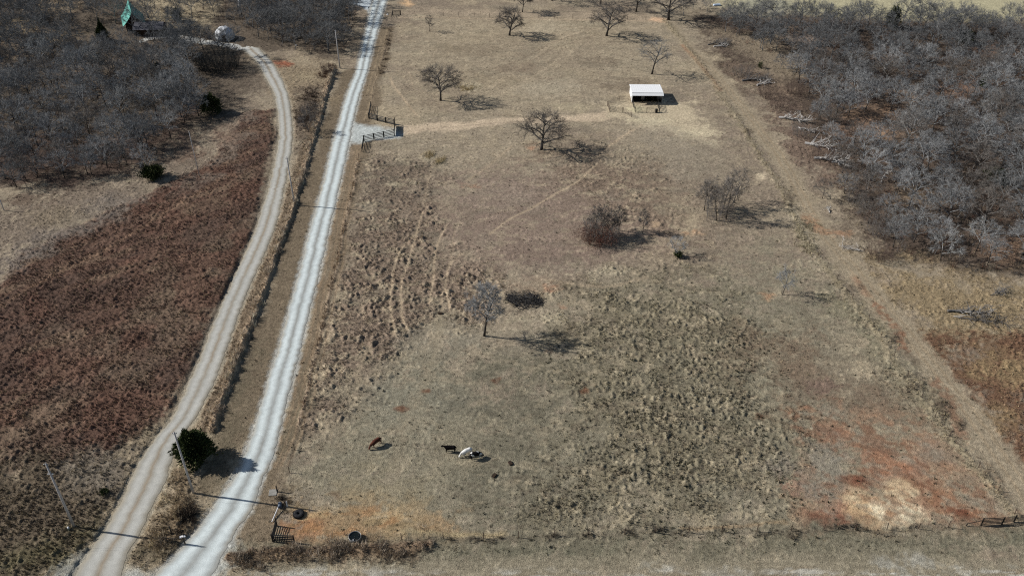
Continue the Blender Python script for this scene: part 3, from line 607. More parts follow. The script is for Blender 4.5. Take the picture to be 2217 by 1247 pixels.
# tall weeds on fence lines and the bottom bank
def along(pts, n, w):
    P = np.array([G(*p) for p in smooth_line(pts, 4)]); sg = np.hypot(*np.diff(P, axis=0).T); s_ = np.concatenate([[0], np.cumsum(sg)])
    t = rng.uniform(0, s_[-1], n); return np.interp(t, s_, P[:, 0])+rng.normal(0, w, n), np.interp(t, s_, P[:, 1])+rng.normal(0, w, n)
xs, ys, hs, cs = [], [], [], []
for pts, n, w, h0, h1, c0, c1_ in ((HEDGE, 2600, .5, .4, 1.0, (215, 198, 172), (150, 134, 118)),
        ([(508, 1206), (600, 1200), (700, 1194), (850, 1190), (915, 1184)], 1500, 1.0, .3, .9, (196, 180, 158), (96, 86, 78)),
        ([(520, 1214), (640, 1210), (760, 1206), (900, 1200)], 800, .9, .25, .6, (190, 170, 142), (104, 90, 78)),
        ([(370, 1020), (385, 1080), (370, 1140), (330, 1190), (300, 1215)], 1100, 1.6, .3, .8, (210, 192, 160), (130, 116, 100)),
        ([(408, 1110), (402, 1135), (392, 1165)], 420, .7, .5, 1.1, (110, 96, 82), (50, 44, 38)),
        (FENCE_E, 900, 1.0, .2, .55, (190, 176, 142), (96, 84, 70)), (FENCE_W, 700, .3, .25, .5, (180, 158, 128), (120, 100, 84)),
        (FENCE_S, 320, .35, .2, .4, (100, 90, 74), (44, 40, 34)), ([(615, 1060), (622, 1072), (610, 1085), (604, 1100)], 200, .7, .3, .7, (120, 106, 90), (50, 44, 40)),
        ([(716, 140), (706, 165), (690, 160)], 260, 1.2, .7, 1.3, (110, 84, 66), (66, 52, 44)), ([(690, 190), (672, 230), (660, 280)], 500, 2.0, .5, 1.2, (104, 88, 76), (60, 50, 44)),
        ([(1745, 480), (1742, 520), (1755, 545)], 500, 1.3, .4, .8, (184, 174, 146), (140, 130, 106)), ([(925, 335), (940, 343), (960, 350)], 200, 1.2, .5, .9, (200, 184, 146), (150, 134, 104)),
        ([(1000, 190), (1025, 192)], 160, 1.2, .4, .8, (196, 180, 142), (150, 134, 104)),
        ([(846, 62), (834, 120), (824, 160)], 300, .6, .3, .8, (110, 92, 74), (60, 50, 42))):
    x_, y_ = along(pts, n, w); xs.append(x_); ys.append(y_); hs.append(rng.uniform(h0, h1, n))
    k = rng.random((n, 1)); cs.append(np.array(C(*c0))*k + np.array(C(*c1_))*(1-k))
xs, ys, hs, cs = map(np.concatenate, (xs, ys, hs, cs)); cl_ = fbm(xs, ys, 1.7, 611); ok = ~flat[sample(xs, ys)] & (rng.random(len(xs)) < sstep(.36, .56, cl_)+.12); hs = hs*(.35+1.1*sstep(.35, .68, fbm(xs, ys, 2.2, 613)))
blades(xs[ok], ys[ok], hs[ok], 12, cs[ok], 'tall_weeds', 'tall dry weeds and brush grown up along the fence lines', spread=.5, wid=.024, lean=.6, cat='weeds')

# ------------------------------------------------------------------ trees
def tree_mesh(seed, H, spread, trunk_h, n1=7, n2=6, n3=6, n4=8, tr=.16, up=.35, twig=.6, tw_r=.013, droop=0.0, wig=.22):
    """bare tree: returns (trunk mesh, crown mesh). Tapered limbs in four orders, the last as fine twigs."""
    rd = random.Random(seed); TV = MB(); cr = MB(); tv = []
    def rv(): return Vector((rd.gauss(0, 1), rd.gauss(0, 1), rd.gauss(0, 1)))
    def path(p, d, L, n, trop, wiggle):
        pts = [p.copy()]; ds = [d]
        for i in range(n):
            d = (d + rv()*wiggle + Vector((0, 0, trop))*(1.0/n)).normalized(); p = p + d*(L/n); pts.append(p); ds.append(d)
        return pts, ds
    tp, td = path(Vector((0, 0, -.15)), Vector((rd.gauss(0, .05), rd.gauss(0, .05), 1)).normalized(), H*.78, 7, .2, .07)
    rt = [tr*(1.25 if i == 0 else 1)*(1-.86*i/7) for i in range(8)]
    TV.tube(tp, rt, 7)
    def child_dir(d, ang):
        a = d.orthogonal().normalized(); a.rotate(Matrix.Rotation(rd.uniform(0, 2*math.pi), 3, d))
        return (d*math.cos(ang) + a*math.sin(ang)).normalized()
    def lerp_path(pts, ds, t):
        f = t*(len(pts)-1); i = min(int(f), len(pts)-2); return pts[i].lerp(pts[i+1], f-i), ds[min(i+1, len(ds)-1)]
    zb = H*trunk_h*.75; zc = zb+(H-zb)*.38; ga = 2.39996
    def surf(u, k):
        rz_ = (H-zc) if u.z > 0 else (zc-zb)*1.0
        return Vector((u.x*spread*k, u.y*spread*k, zc+u.z*rz_*k))
    def bez(p, q, lift, n, jit):
        L = (q-p).length; c = p.lerp(q, .5)+Vector((rd.gauss(0, jit), rd.gauss(0, jit), rd.gauss(0, jit)+lift))*L
        pts = []
        for k in range(n+1):
            t = k/n; v = p*(1-t)**2+c*2*t*(1-t)+q*t*t
            if 0 < k < n: v = v+rv()*jit*.25*L/ n**.5
            pts.append(v)
        return pts, [((pts[min(k+1, n)]-pts[max(k-1, 0)]).normalized()) for k in range(n+1)]
    for i in range(n1):
        g_ = (i+.5)/n1; el = math.asin(min(.99, -.12+1.08*g_)); az = i*ga+rd.uniform(-.3, .3)
        u = Vector((math.cos(az)*math.cos(el), math.sin(az)*math.cos(el), math.sin(el)))
        f = min(.98, trunk_h+(1-trunk_h)*(.0+.9*g_)*rd.uniform(.8, 1.1)); p, d = lerp_path(tp, td, f)
        q = surf(u, rd.uniform(.8, 1.0)); L = (q-p).length; r1 = tr*(.62-.3*g_)
        P1, D1 = bez(p, q, .10+up*.15-droop, 7, wig*.45); cr.tube(P1, [max(r1*(1-.85*k/7), .018) for k in range(8)], 5, cap=False)
        for j in range(n2):
            t = .22+.76*(j+rd.random()*.7)/n2; p2, d2 = lerp_path(P1, D1, min(t, .99))
            u2 = (u+rv()*.42).normalized()
            if u2.z < -.35: u2.z = -.2; u2.normalize()
            q2 = surf(u2, rd.uniform(.72, 1.03)); dv = q2-p2
            mx = spread*(.75-.3*t)
            if dv.length > mx: dv = dv.normalized()*mx*rd.uniform(.8, 1.1)
            if dv.length < .5: dv = d2*.7
            r2 = max(r1*(1-.8*t)*.6, .018)
            P2, D2 = bez(p2, p2+dv, .08, 4, wig*.5); cr.tube(P2, [max(r2*(1-.7*k/4), .012) for k in range(5)], 3, cap=False)
            for k in range(n3):
                t3 = .2+.8*(k+rd.random()*.6)/n3; p3, d3 = lerp_path(P2, D2, min(t3, 1))
                L3 = spread*.26*rd.uniform(.6, 1.3)*(1.15-.4*t3)
                d3_ = (d3*.9+u2*.5+rv()*.55).normalized()
                P3, D3 = bez(p3, p3+d3_*L3, .08, 3, wig*.6); cr.tube(P3, [.016, .013, .010, .006], 3, cap=False)
                for q_ in range(n4):
                    t4 = rd.uniform(.15, 1); p4, d4 = lerp_path(P3, D3, t4); dd = child_dir(d4, rd.uniform(.3, .9)); dd.z += .12; L4 = twig*rd.uniform(.55, 1.25)
                    e = p4+dd*L4; a = dd.orthogonal().normalized(); b = dd.cross(a); bb = a.lerp(b, rd.random()).normalized()*tw_r
                    tv.append((p4-bb, p4+bb, e))
    n0 = len(cr.v)
    for a, b, e in tv:
        k = len(cr.v); cr.v += [tuple(a), tuple(b), tuple(e)]; cr.f.append((k, k+1, k+2))
    return TV.mesh('trunk', True), cr.mesh('crown')
def put_tree(meshes, x, y, label, cat, rz=0, sc=1.0, sz=1.0, group=None, name='bare_tree', mats=('bark', 'twig')):
    e = empty(name, label, cat, (x, y, 0), rz, group); e.scale = (sc, sc, sc*sz)
    obj('trunk', meshes[0], M[mats[0]], e); obj('crown', meshes[1], M[mats[1]], e); return e

# single paddock trees: base pixel, crown left/right, crown top, trunk share
def hero(seed, bx, by, x0, x1, top, label, trunk=.3, n=(10, 8, 8, 11), tr=.2, mats=('bark', 'twig_dark'), up=.3, twig=.6, tw_r=.02, name='bare_tree', wig=.22, group=None):
    H = height_at(bx, by, top); w = (x1-x0)*mpp(bx, by)/2
    m = tree_mesh(seed, H/1.0, w*.95, trunk, *n, tr=tr, up=up, twig=twig, tw_r=tw_r, wig=wig)
    # fit the crown to the measured height and width
    co = np.empty(len(m[1].vertices)*3); m[1].vertices.foreach_get('co', co); co = co.reshape(-1, 3)
    hz = np.percentile(co[:, 2], 99.7); wr = np.percentile(np.hypot(co[:, 0], co[:, 1]), 98.5)
    e = put_tree(m, *G(bx, by), label, 'tree', 0, 1, 1, name=name, mats=mats, group=group)
    sx = w/wr; sz_ = H/hz; e.scale = (sx, sx, sz_); return e
hero(101, 1048, 727, 1005, 1098, 612, 'bare spreading tree alone in the lower pasture beside the dark brush pile', trunk=.34, tr=.24, wig=.14, up=.5, mats=('bark', 'twig_grey2') if 'twig_grey2' in M else ('bark', 'twig'))
hero(102, 1172, 325, 1106, 1226, 240, 'broad bare tree just below the paddock lane, largest in mid pasture', trunk=.22, tr=.42, n=(11, 9, 8, 12), wig=.26, up=.15)
hero(103, 954, 218, 902, 1000, 138, 'bare round-crowned tree nearest the entrance gate on its uphill side', trunk=.28, tr=.32, n=(11, 9, 8, 11))
hero(104, 1103, 77, 1070, 1143, 14, 'bare tree with several stems left of two along the far fence', trunk=.2, tr=.36, n=(11, 8, 8, 11))
hero(105, 1313, 78, 1273, 1358, 2, 'tall bare forked tree right of two along the far fence', trunk=.2, tr=.4, n=(11, 9, 8, 11))
hero(106, 1411, 161, 1380, 1458, 84, 'open bare tree between the white shed and the far fence corner', trunk=.36, tr=.28, n=(9, 7, 6, 7), mats=('bark', 'twig'))
hero(107, 930, 69, 916, 942, 34, 'small thin bare tree near the far gate by the road', trunk=.3, tr=.12, n=(7, 5, 5, 6))
hero(108, 1694, 638, 1668, 1720, 580, 'small pale bare tree beside the right hand fence', trunk=.2, tr=.09, n=(8, 5, 5, 6), mats=('bark', 'twig'), up=.5)
hero(109, 1447, 44, 1390, 1500, -38, 'large dark bare tree at the far corner of the paddock fence', trunk=.25, tr=.5, n=(11, 9, 8, 11))
hero(110, 1377, 26, 1372, 1440, -40, 'leaning bare tree just left of the far fence corner tree', trunk=.35, tr=.32)
hero(111, 1131, 27, 1100, 1150, -28, 'slim bare tree behind the far fence', trunk=.3, tr=.2)
hero(112, 1463, 553, 1443, 1492, 512, 'small bare tree rising from a little cedar in mid pasture', trunk=.2, tr=.09, n=(7, 5, 5, 5), mats=('bark', 'twig'))
hero(113, 322, 380, 288, 345, 308, 'bare tree standing over the dark cedar shrub at the wood edge', trunk=.25, tr=.14, n=(8, 6, 5, 7), mats=('bark', 'twig'))
hero(114, 668, 287, 642, 694, 238, 'small bare tree on the weedy strip between drive and road', trunk=.15, tr=.12, n=(9, 6, 6, 7), mats=('bark', 'twig_dark'))
hero(115, 1300, 10, 1250, 1350, -60, 'bare tree beyond the far fence past the forked tree', trunk=.3, tr=.3)
hero(116, 1195, 2, 1150, 1240, -70, 'bare tree beyond the far fence casting long shadows', trunk=.3, tr=.3)
# clusters in mid pasture
for i, (bx, by, x0, x1, top) in enumerate(((1524, 456, 1500, 1552, 392), (1533, 452, 1515, 1565, 380), (1552, 478, 1528, 1585, 400), (1572, 474, 1550, 1600, 372), (1588, 440, 1560, 1625, 360), (1566, 450, 1540, 1600, 385))):
    hero(120+i, bx, by, x0, x1, top, ['leftmost slender bare tree of the clump right of mid pasture', 'second slender bare tree from the left in the right hand clump', 'front slender bare tree of the right hand clump with a dark stump foot', 'tall slender bare tree at the front right of the right hand clump', 'rearmost tallest slender bare tree of the right hand clump', 'slender bare tree hidden in the middle of the right hand clump'][i],
         trunk=.22, tr=.12, n=(9, 6, 5, 7), up=.7, wig=.3, mats=('bark', 'twig_warm'), group='slender trees of the mid pasture clump', tw_r=.018)
for i, (bx, by, x0, x1, top) in enumerate(((1288, 512, 1262, 1312, 446), (1304, 505, 1282, 1335, 440), (1318, 512, 1295, 1345, 455), (1340, 499, 1325, 1360, 445), (1391, 504, 1376, 1406, 450))):
    hero(130+i, bx, by, x0, x1, top, ['bare slender tree behind the russet leaved oak scrub', 'tallest bare slender tree above the russet oak scrub', 'bare slender tree on the shadowed side of the russet oak scrub', 'slender bare tree just right of the russet oak scrub', 'lone thin bare tree well right of the russet oak scrub'][i],
         trunk=.2, tr=.1, n=(8, 6, 5, 7), up=.7, mats=('bark', 'twig_dark'), group='slender trees by the russet oak scrub')

# leafy shells: cedars and russet scrub
def spray_mesh(seed, rx, rz, n, size, shape='egg', z0=.05):
    """many small leaf sprays through a crown volume, denser near the surface"""
    r = np.random.default_rng(seed); u = r.normal(size=(n, 3)); u /= np.linalg.norm(u, axis=1)[:, None]
    rad = r.random(n)**.28; lump = 1 + .28*np.sin(u[:, 0]*5+seed)*np.cos(u[:, 1]*4+seed*2) + .2*np.sin(u[:, 2]*7+u[:, 0]*6) + .12*r.normal(size=n)
    p = u*rad[:, None]*lump[:, None]; z = (p[:, 2]+1)/2
    taper = {'egg': np.clip(1.12-.75*np.clip(z, 0, 1)**1.6, .1, 1.2), 'cone': np.clip(1.2-1.12*np.clip(z, 0, 1), .06, 1.2), 'dome': np.ones(n)}[shape]
    c = np.stack([p[:, 0]*taper*rx, p[:, 1]*taper*rx, z0*rz*2+z*rz*2*(1-z0)], 1)
    out = np.stack([u[:, 0], u[:, 1], u[:, 2]*.5+.45], 1) + r.normal(size=(n, 3))*.35; out /= np.linalg.norm(out, axis=1)[:, None]
    side = np.cross(out, r.normal(size=(n, 3))); side /= np.linalg.norm(side, axis=1)[:, None]
    L = size*r.uniform(.6, 1.5, n)[:, None]; w = L*.3
    A = c - side*w; B = c + side*w; T = c + out*L; D = c - out*L*.3
    V = np.stack([D, A, T, B], 1).reshape(-1, 3); V[:, 2] = np.maximum(V[:, 2], .02)
    return np_mesh('crown', V, np.arange(len(V)).reshape(-1, 4), 4)
def cedar(seed, bx, by, x0, x1, top, label, shape='egg', n=5000, name='cedar', cat='cedar', mat='cedar', size=.32, group=None):
    H = height_at(bx, by-.12*(x1-x0), top)*.93; w = (x1-x0)*mpp(bx, by)/2*.82
    e = empty(name, label, cat, (*G(bx, by-.12*(x1-x0)), 0), group=group)
    MB().tube([(0, 0, -.1), (.03, .02, H*.5), (0, 0, H*.85)], [.09+.02*w, .07, .03], 6).build('trunk', M['bark'], e)
    obj('crown', spray_mesh(seed, w, H/2, n, size, shape), M[mat], e); return e
cedar(1, 424, 1006, 378, 468, 934, 'large dark green cedar between drive and road beside a power pole', n=11000, size=.34)
cedar(2, 460, 252, 430, 488, 203, 'rounded dark green cedar at the front edge of the left wood', n=5000)
cedar(3, 331, 392, 310, 362, 360, 'low spreading dark cedar shrub below a bare tree at the wood edge', shape='dome', n=3500, name='cedar_shrub')
cedar(4, 226, 96, 206, 248, 44, 'tall pointed dark cedar just left of the green roofed house', shape='cone', n=4500)
cedar(5, 218, 140, 208, 228, 124, 'small green cedar in the left wood below the pointed one', n=1200)
cedar(6, 342, 156, 332, 350, 136, 'small dark cedar in the middle of the left wood', n=1200)
cedar(7, 1930, 66, 1908, 1950, 12, 'tall olive green cedar at the back edge of the right wood', n=4000, mat='cedar')
cedar(8, 2088, 100, 2064, 2112, 64, 'olive green cedar inside the right wood near its back edge', n=3000)
cedar(9, 2150, 398, 2122, 2176, 362, 'dark green cedar among bare trees at the right side of the wood', n=3000)
cedar(10, 228, 1072, 216, 238, 1058, 'little green cedar seedling in the weeds left of the drive', shape='dome', n=700, name='cedar_shrub', size=.15)
cedar(11, 1467, 559, 1457, 1478, 544, 'small cedar bush at the foot of a thin bare tree in mid pasture', shape='dome', n=800, name='cedar_shrub', size=.2)
cedar(12, 385, 50, 375, 402, 18, 'dark bushy cedar behind the house yard', n=2000)
cedar(13, 2125, 190, 2115, 2136, 172, 'small yellow green cedar in the right wood', n=900)
cedar(14, 1645, 150, 1640, 1652, 134, 'small olive shrub at the edge of the right wood', shape='dome', n=500, name='cedar_shrub', size=.2)
# russet scrub oak
e = empty('oak_scrub', 'russet leaved oak scrub in mid pasture with dark shadow', 'shrub', (*G(1292, 524), 0))
w = 42*mpp(1292, 524)
sm = MB(); rd = random.Random(5)
for i in range(26):
    a = rd.uniform(0, 6.28); r0 = rd.random()*w*.7; b = Vector((math.cos(a)*r0, math.sin(a)*r0*.8, -.1)); t = b+Vector((rd.gauss(0, .6), rd.gauss(0, .6), rd.uniform(2.2, 4.2)))
    sm.tube([b, b.lerp(t, .5)+Vector((rd.gauss(0, .2), rd.gauss(0, .2), 0)), t], [.05, .035, .01], 4, cap=False)
    for k in range(14):
        p = b.lerp(t, rd.uniform(.3, 1)); q = p+Vector((rd.gauss(0, .5), rd.gauss(0, .5), rd.uniform(.1, .7))); sm.tube([p, q], [.015, .004], 3, cap=False)
sm.build('stems', M['twig_brown'], e)
obj('leaves', spray_mesh(44, w*1.0, 1.9, 7500, .13, 'dome'), M['leaf_red'], e)

# dark thickets
def thicket(seed, bx, by, x0, x1, top, label, mat='twig_dark', n=60, group=None, den_=26):
    rd = random.Random(seed); H = height_at(bx, by, top); w = (x1-x0)*mpp(bx, by)/2
    e = MB()
    for i in range(n):
        a = rd.uniform(0, 6.28); r0 = math.sqrt(rd.random())*w*.75; b = Vector((math.cos(a)*r0, math.sin(a)*r0, -.1))
        t = b + Vector((math.cos(a)*w*.3, math.sin(a)*w*.3, 0))*rd.uniform(.3, 1.1) + Vector((rd.gauss(0, .4), rd.gauss(0, .4), H*rd.uniform(.6, 1.02)*(1-.35*(r0/w)**2)))
        mid = b.lerp(t, .5)+Vector((rd.gauss(0, .25), rd.gauss(0, .25), 0)); e.tube([b, mid, t], [.04, .028, .008], 3, cap=False)
        for k in range(den_):
            p = (mid.lerp(t, rd.random()) if rd.random() < .75 else b.lerp(mid, rd.random())); q = p+Vector((rd.gauss(0, .55), rd.gauss(0, .55), rd.uniform(0, .8)))
            s_ = (q-p).orthogonal().normalized()*.014; kk = len(e.v); e.v += [tuple(p-s_), tuple(p+s_), tuple(q)]; e.f.append((kk, kk+1, kk+2))
    o = e.build('thicket', M[mat]); X0, Y0 = G(bx, by); o.location = (X0, Y0, 0); return tag(o, label, 'thicket', group)
thicket(2, 1300, 520, 1262, 1352, 462, 'dark twiggy scrub filling the russet oak scrub from behind', n=80, den_=30)
thicket(3, 1558, 474, 1518, 1606, 420, 'dark twiggy scrub under the right hand clump of slender trees', n=55, den_=26)
thicket(1, 474, 150, 424, 530, 98, 'large round dark thicket beside the pale lane in front of the dome', n=260, den_=60, mat='dark_brushwood')
for i, (bx, by, x0, x1, top, lb) in enumerate(((1690, 235, 1660, 1725, 205, 'brown brush thicket beside the upper dead wood pile'), (1738, 292, 1705, 1770, 258, 'dark brush thicket left of the long white fallen trunks'),
        (1780, 345, 1748, 1812, 305, 'brown brush thicket below the white fallen trunks'), (1662, 210, 1635, 1690, 185, 'reddish brush thicket at the narrow neck of the wood'), (1610, 165, 1588, 1640, 140, 'low brush thicket left of the dark dead wood heap'),
        (1720, 205, 1700, 1745, 170, 'brown thicket standing above the long fallen trunks'), (1905, 560, 1870, 1940, 528, 'brown brush thicket at the lower tip of the right wood'), (708, 158, 694, 724, 134, 'brown brush clump at the foot of the farthest power pole'),
        (672, 250, 650, 694, 220, 'dark bare brush behind the little tree between drive and road'), (240, 100, 222, 262, 80, 'dark low brush at the foot of the pointed cedar'), (60, 95, 40, 90, 70, 'dark brush at the left end of the clearing'),
        (1850, 440, 1815, 1880, 405, 'dark thicket at the bend of the right wood edge'), (1900, 505, 1862, 1935, 468, 'dark thicket under the grey oaks near the lower tip'))):
    thicket(20+i, bx, by, x0, x1, top, lb, mat=('twig_brown' if i in (0, 2, 3, 5, 6, 7) else 'twig_dark'), n=46, den_=22)

# the three woods
protos = [tree_mesh(200+i, *a) for i, a in enumerate(((8.5, 4.0, .3, 9, 7, 6, 7, .15, .35, .6, .016), (9.5, 4.3, .35, 9, 7, 6, 7, .16, .35, .6, .016), (7.8, 3.8, .25, 9, 7, 6, 7, .14, .35, .6, .016), (10, 3.8, .4, 9, 7, 6, 7, .16, .45, .6, .016), (8.5, 4.6, .28, 10, 7, 6, 7, .16, .3, .6, .016), (7, 3.4, .25, 8, 6, 6, 7, .11, .4, .55, .016), (9.5, 3.5, .42, 9, 6, 6, 7, .14, .5, .55, .016), (9, 4.2, .3, 9, 7, 6, 7, .15, .3, .6, .016)))]
for m_ in protos: m_[0].materials.append(M['bark']); m_[1].materials.append(M['twig'])
def scatter(poly, spacing, seed, holes=()):
    P = [G(*p) for p in poly]; r = np.random.default_rng(seed); xs = [p[0] for p in P]; ys = [p[1] for p in P]; pts = []
    n = int((max(xs)-min(xs))*(max(ys)-min(ys))/spacing**2*8)
    cx = r.uniform(min(xs), max(xs), n); cy = r.uniform(min(ys), max(ys), n); ok = sd_poly(cx, cy, P) > 0
    for x, y in zip(cx[ok], cy[ok]):
        if any((x-a)**2+(y-b)**2 < q*q for a, b, q in holes): continue
        if all((x-a)**2+(y-b)**2 > spacing**2 for a, b in pts): pts.append((x, y))
    return pts
def hole(px, py, rpx): return (*G(px, py), rpx*mpp(px, py)*(1.3 if px > 1500 else 1))
WOODS = (
 ('left', [(-60, 30), (90, 30), (180, 110), (250, 100), (330, 110), (420, 105), (415, 200), (445, 245), (340, 300), (300, 355), (150, 385), (-60, 395)], 4.6, 1,
  [hole(280, 112, 32), hole(60, 95, 26), hole(130, 80, 30), hole(30, 60, 20)], 'bare grey oak among the dense left hand wood', 'bare trees of the left wood'),
 ('yard', [(-40, -40), (120, -30), (240, -20), (250, 30), (400, -10), (530, -10), (530, 60), (440, 40), (420, 100), (330, 110), (250, 60), (150, 60), (90, 22), (-40, 50)], 8.0, 2,
  [hole(290, 60, 46), hole(285, 90, 34), hole(490, 104, 26), hole(330, 70, 36), hole(487, 84, 34), hole(370, 70, 20), hole(130, 78, 20)], 'bare tree around the yard of the green roofed house', 'bare trees about the house yard'),
 ('road', [(520, -40), (790, -40), (770, 40), (745, 110), (680, 120), (600, 100), (540, 80)], 4.6, 3, [], 'bare dark tree in the block of woods left of the road top', 'bare trees of the roadside wood'),
 ('right', [(1560, 35), (1700, 50), (1900, 50), (2260, 60), (2300, 300), (2290, 600), (2120, 590), (1930, 555), (1870, 480), (1810, 400), (1800, 340), (1760, 240), (1700, 130), (1600, 90)], 5.3, 4,
  [hole(1900, 265, 44), hole(1860, 285, 30), hole(2080, 195, 26), hole(1745, 110, 26), hole(2150, 110, 16), hole(1980, 430, 20), hole(2170, 560, 22), hole(1960, 215, 20), hole(1730, 150, 20)], 'bare grey oak among the dense right hand wood', 'bare trees of the right wood'))
TR_ = []
for nm, poly, sp, sd_, holes, lb, gp in WOODS:
    pts = scatter(poly, sp, sd_, holes)
    for x, y in pts: TR_.append((y, x, nm, lb, gp))
for (px_, py_) in ((1570, 70), (1600, 75), (1668, 95), (1650, 110), (1600, 60), (1745, 150), (1810, 250), (1772, 262), (1690, 150), (1780, 430), (1500, 20), (1530, 30), (1480, 35), (1650, 30), (1640, 52), (1790, 62), (1825, 70), (2000, 70), (2050, 75)):
    x, y = G(px_, py_); TR_.append((y, x, 'right', WOODS[3][5], WOODS[3][6]))
for (px_, py_) in ((400, 265), (370, 300), (320, 320), (260, 368), (140, 385), (60, 395), (36, 405), (200, 380), (430, 235), (415, 95), (440, 108), (475, 112), (455, 100), (372, 125), (396, 118), (500, 125)):
    x, y = G(px_, py_); TR_.append((y, x, 'left', WOODS[0][5], WOODS[0][6]))
def zoned(y, x, nm, lb, gp):
    px_, py_ = proj(x, y, 0)
    if nm == 'left':
        z_ = 'front ranks nearest the red field' if py_ > 290 else ('right part near the rounded cedar' if px_ > 330 else ('back ranks below the clearing' if py_ < 170 else 'crowded middle'))
        lb = 'bare grey oak of the left hand wood, in its '+z_
    if nm == 'right':
        z_ = 'lower tip nearest the meadow' if py_ > 440 else ('side facing the two track lane' if px_ < 1790 else ('back rank against the pale field' if py_ < 90 else ('crowded middle at the picture edge' if px_ > 2060 else 'crowded middle')))
        lb = 'bare grey oak of the right hand wood, in its '+z_
    return (y, x, nm, lb, gp + lb.split(',')[-1].replace(' in its', ',') if nm in ('left', 'right') else gp)
TR_ = [zoned(*t) for t in TR_]
TR_.sort()
print('wood trees', len(TR_), {k[0]: sum(1 for t in TR_ if t[2] == k[0]) for k in WOODS})
rd = random.Random(99)
LIM = 285
far_v, far_f, off = [], [], 0
MROAD = M['twig_dark']
for i, (y, x, nm, lb, gp) in enumerate(TR_):
    p = protos[rd.randrange(len(protos))]; sc = rd.uniform(.68, 1.3); rz = rd.uniform(0, 6.28); tk = rd.random()
    if nm == 'right' and x < G(1850, 300)[0]-5: sc *= .8
    if i < LIM:
        e = empty('bare_tree', lb, 'tree', (x, y, 0), rz, gp); e.scale = (sc, sc, sc*rd.uniform(.9, 1.12))
        for k, nme in ((0, 'trunk'), (1, 'crown')):
            o = bpy.data.objects.new(nme, p[k]); link(o); o.parent = e
            if k == 1 and (nm == 'road' or tk < .3):
                o.material_slots[0].link = 'OBJECT'; o.material_slots[0].material = M['twig_dark' if nm == 'road' else ('twig_warm' if tk < .2 else 'twig_pale')]
    else:
        for k in (0, 1):
            me = p[k]; co = np.empty(len(me.vertices)*3); me.vertices.foreach_get('co', co); co = co.reshape(-1, 3)*sc
            c_, s_ = math.cos(rz), math.sin(rz)
            vv = np.stack([co[:, 0]*c_-co[:, 1]*s_+x, co[:, 0]*s_+co[:, 1]*c_+y, co[:, 2]], 1)
            me.calc_loop_triangles(); tt = np.empty(len(me.loop_triangles)*3, dtype=np.int32); me.loop_triangles.foreach_get('vertices', tt)
            far_v.append(vv); far_f.append(tt.reshape(-1, 3)+off); off += len(vv)
if far_v:
    o = obj('far_wood', np_mesh('far_wood', np.concatenate(far_v), np.concatenate(far_f), 3), M['twig'])
    tag(o, 'bare grey treetops of the farthest woods along the top of the view', 'wood', kind='stuff')
# undergrowth through the woods
ux, uy = [], []
for nm, poly, sp, sd_, holes, lb, gp in WOODS:
    pts = scatter(poly, 2.0, sd_+50, holes if nm != 'road' else []); r_ = random.Random(sd_)
    for x, y in pts:
        if r_.random() < .8: ux.append(x); uy.append(y)
ux = np.array(ux); uy = np.array(uy)
cu = np.array([.105, .098, .092])[None, :]*rng.uniform(.6, 1.5, (len(ux), 1))
cu[rng.random(len(ux)) < .25] = np.array([.13, .07, .05])
blades(ux, uy, rng.uniform(.8, 2.4, len(ux)), 26, cu, 'undergrowth', 'leafless brush and saplings filling the floor of the woods', spread=.6, wid=.012, lean=.7, cat='undergrowth')

# ------------------------------------------------------------------ dead wood
def fallen(seed, bx, by, ang, L, label, nbr=9, r0=.22, group=None, mat='dead', lift=.5, name='fallen_tree', brl=.45):
    rd = random.Random(seed); e = empty(name, label, 'fallen tree', (*G(bx, by), 0), R(ang), group)
    t = MB(); pts = [Vector((L*k/6, rd.gauss(0, .15), r0*.7+lift*math.sin(k/6*math.pi)*.5+rd.random()*.1)) for k in range(7)]
    t.tube(pts, [r0*(1-.6*k/6) for k in range(7)], 7); t.build('trunk', M[mat], e)
    b = MB()
    for i in range(nbr):
        f = rd.uniform(.15, 1); p = pts[0].lerp(pts[-1], f); p.z = r0+lift*.4
        d = Vector((rd.uniform(.1, 1), rd.gauss(0, .8), rd.uniform(.05, .9))).normalized(); l = L*brl*rd.uniform(.4, 1.1)
        q = p+d*l*.5+Vector((0, 0, rd.gauss(0, .1))); q2 = q+(d+Vector((rd.gauss(0, .5), rd.gauss(0, .5), rd.gauss(0, .3))))*l*.4; q2.z = max(q2.z, .1)
        b.tube([p, q, q2], [r0*.4, r0*.25, .02], 5, cap=False)
        for k in range(7):
            s0 = q.lerp(q2, rd.random()) if rd.random() < .6 else p.lerp(q, rd.random()); s1 = s0+Vector((rd.gauss(0, .7), rd.gauss(0, .7), rd.gauss(.15, .4))); s1.z = max(s1.z, .05)
            b.tube([s0, s1], [.04, .01], 3, cap=False)
    b.build('branches', M[mat], e); return e
M['dead_grey'] = noise_mat('grey_deadwood', (.12, .115, .11), (.24, .23, .22), 2)
fallen(1, 2052, 676, -4, 8.0, 'pile of grey fallen trunks with a white forked branch in the right meadow', nbr=13, r0=.26, mat='dead_grey')
fallen(2, 2066, 688, 2, 6.5, 'white barkless branch lying along the front of the meadow trunk pile', nbr=5, r0=.11, lift=.9)
fallen(3, 2085, 682, 10, 7, 'dark twiggy top of the fallen tree in the right meadow', nbr=22, r0=.14, mat='twig_dark', brl=.5) if False else None
fallen(4, 2146, 640, 20, 3.5, 'small grey dead tree top lying upslope of the meadow trunk pile', nbr=14, r0=.10, mat='dead_grey', brl=.6)
fallen(5, 1686, 256, -22, 8, 'long white fallen trunk at the upper end of the wood edge pile', nbr=18, r0=0.35)
fallen(6, 1728, 278, -40, 5, 'short white fallen limb between the two long white trunks', nbr=7, r0=0.22)
fallen(7, 1742, 312, -30, 9, 'forked white fallen tree in the middle of the wood edge pile', nbr=21, r0=0.38)
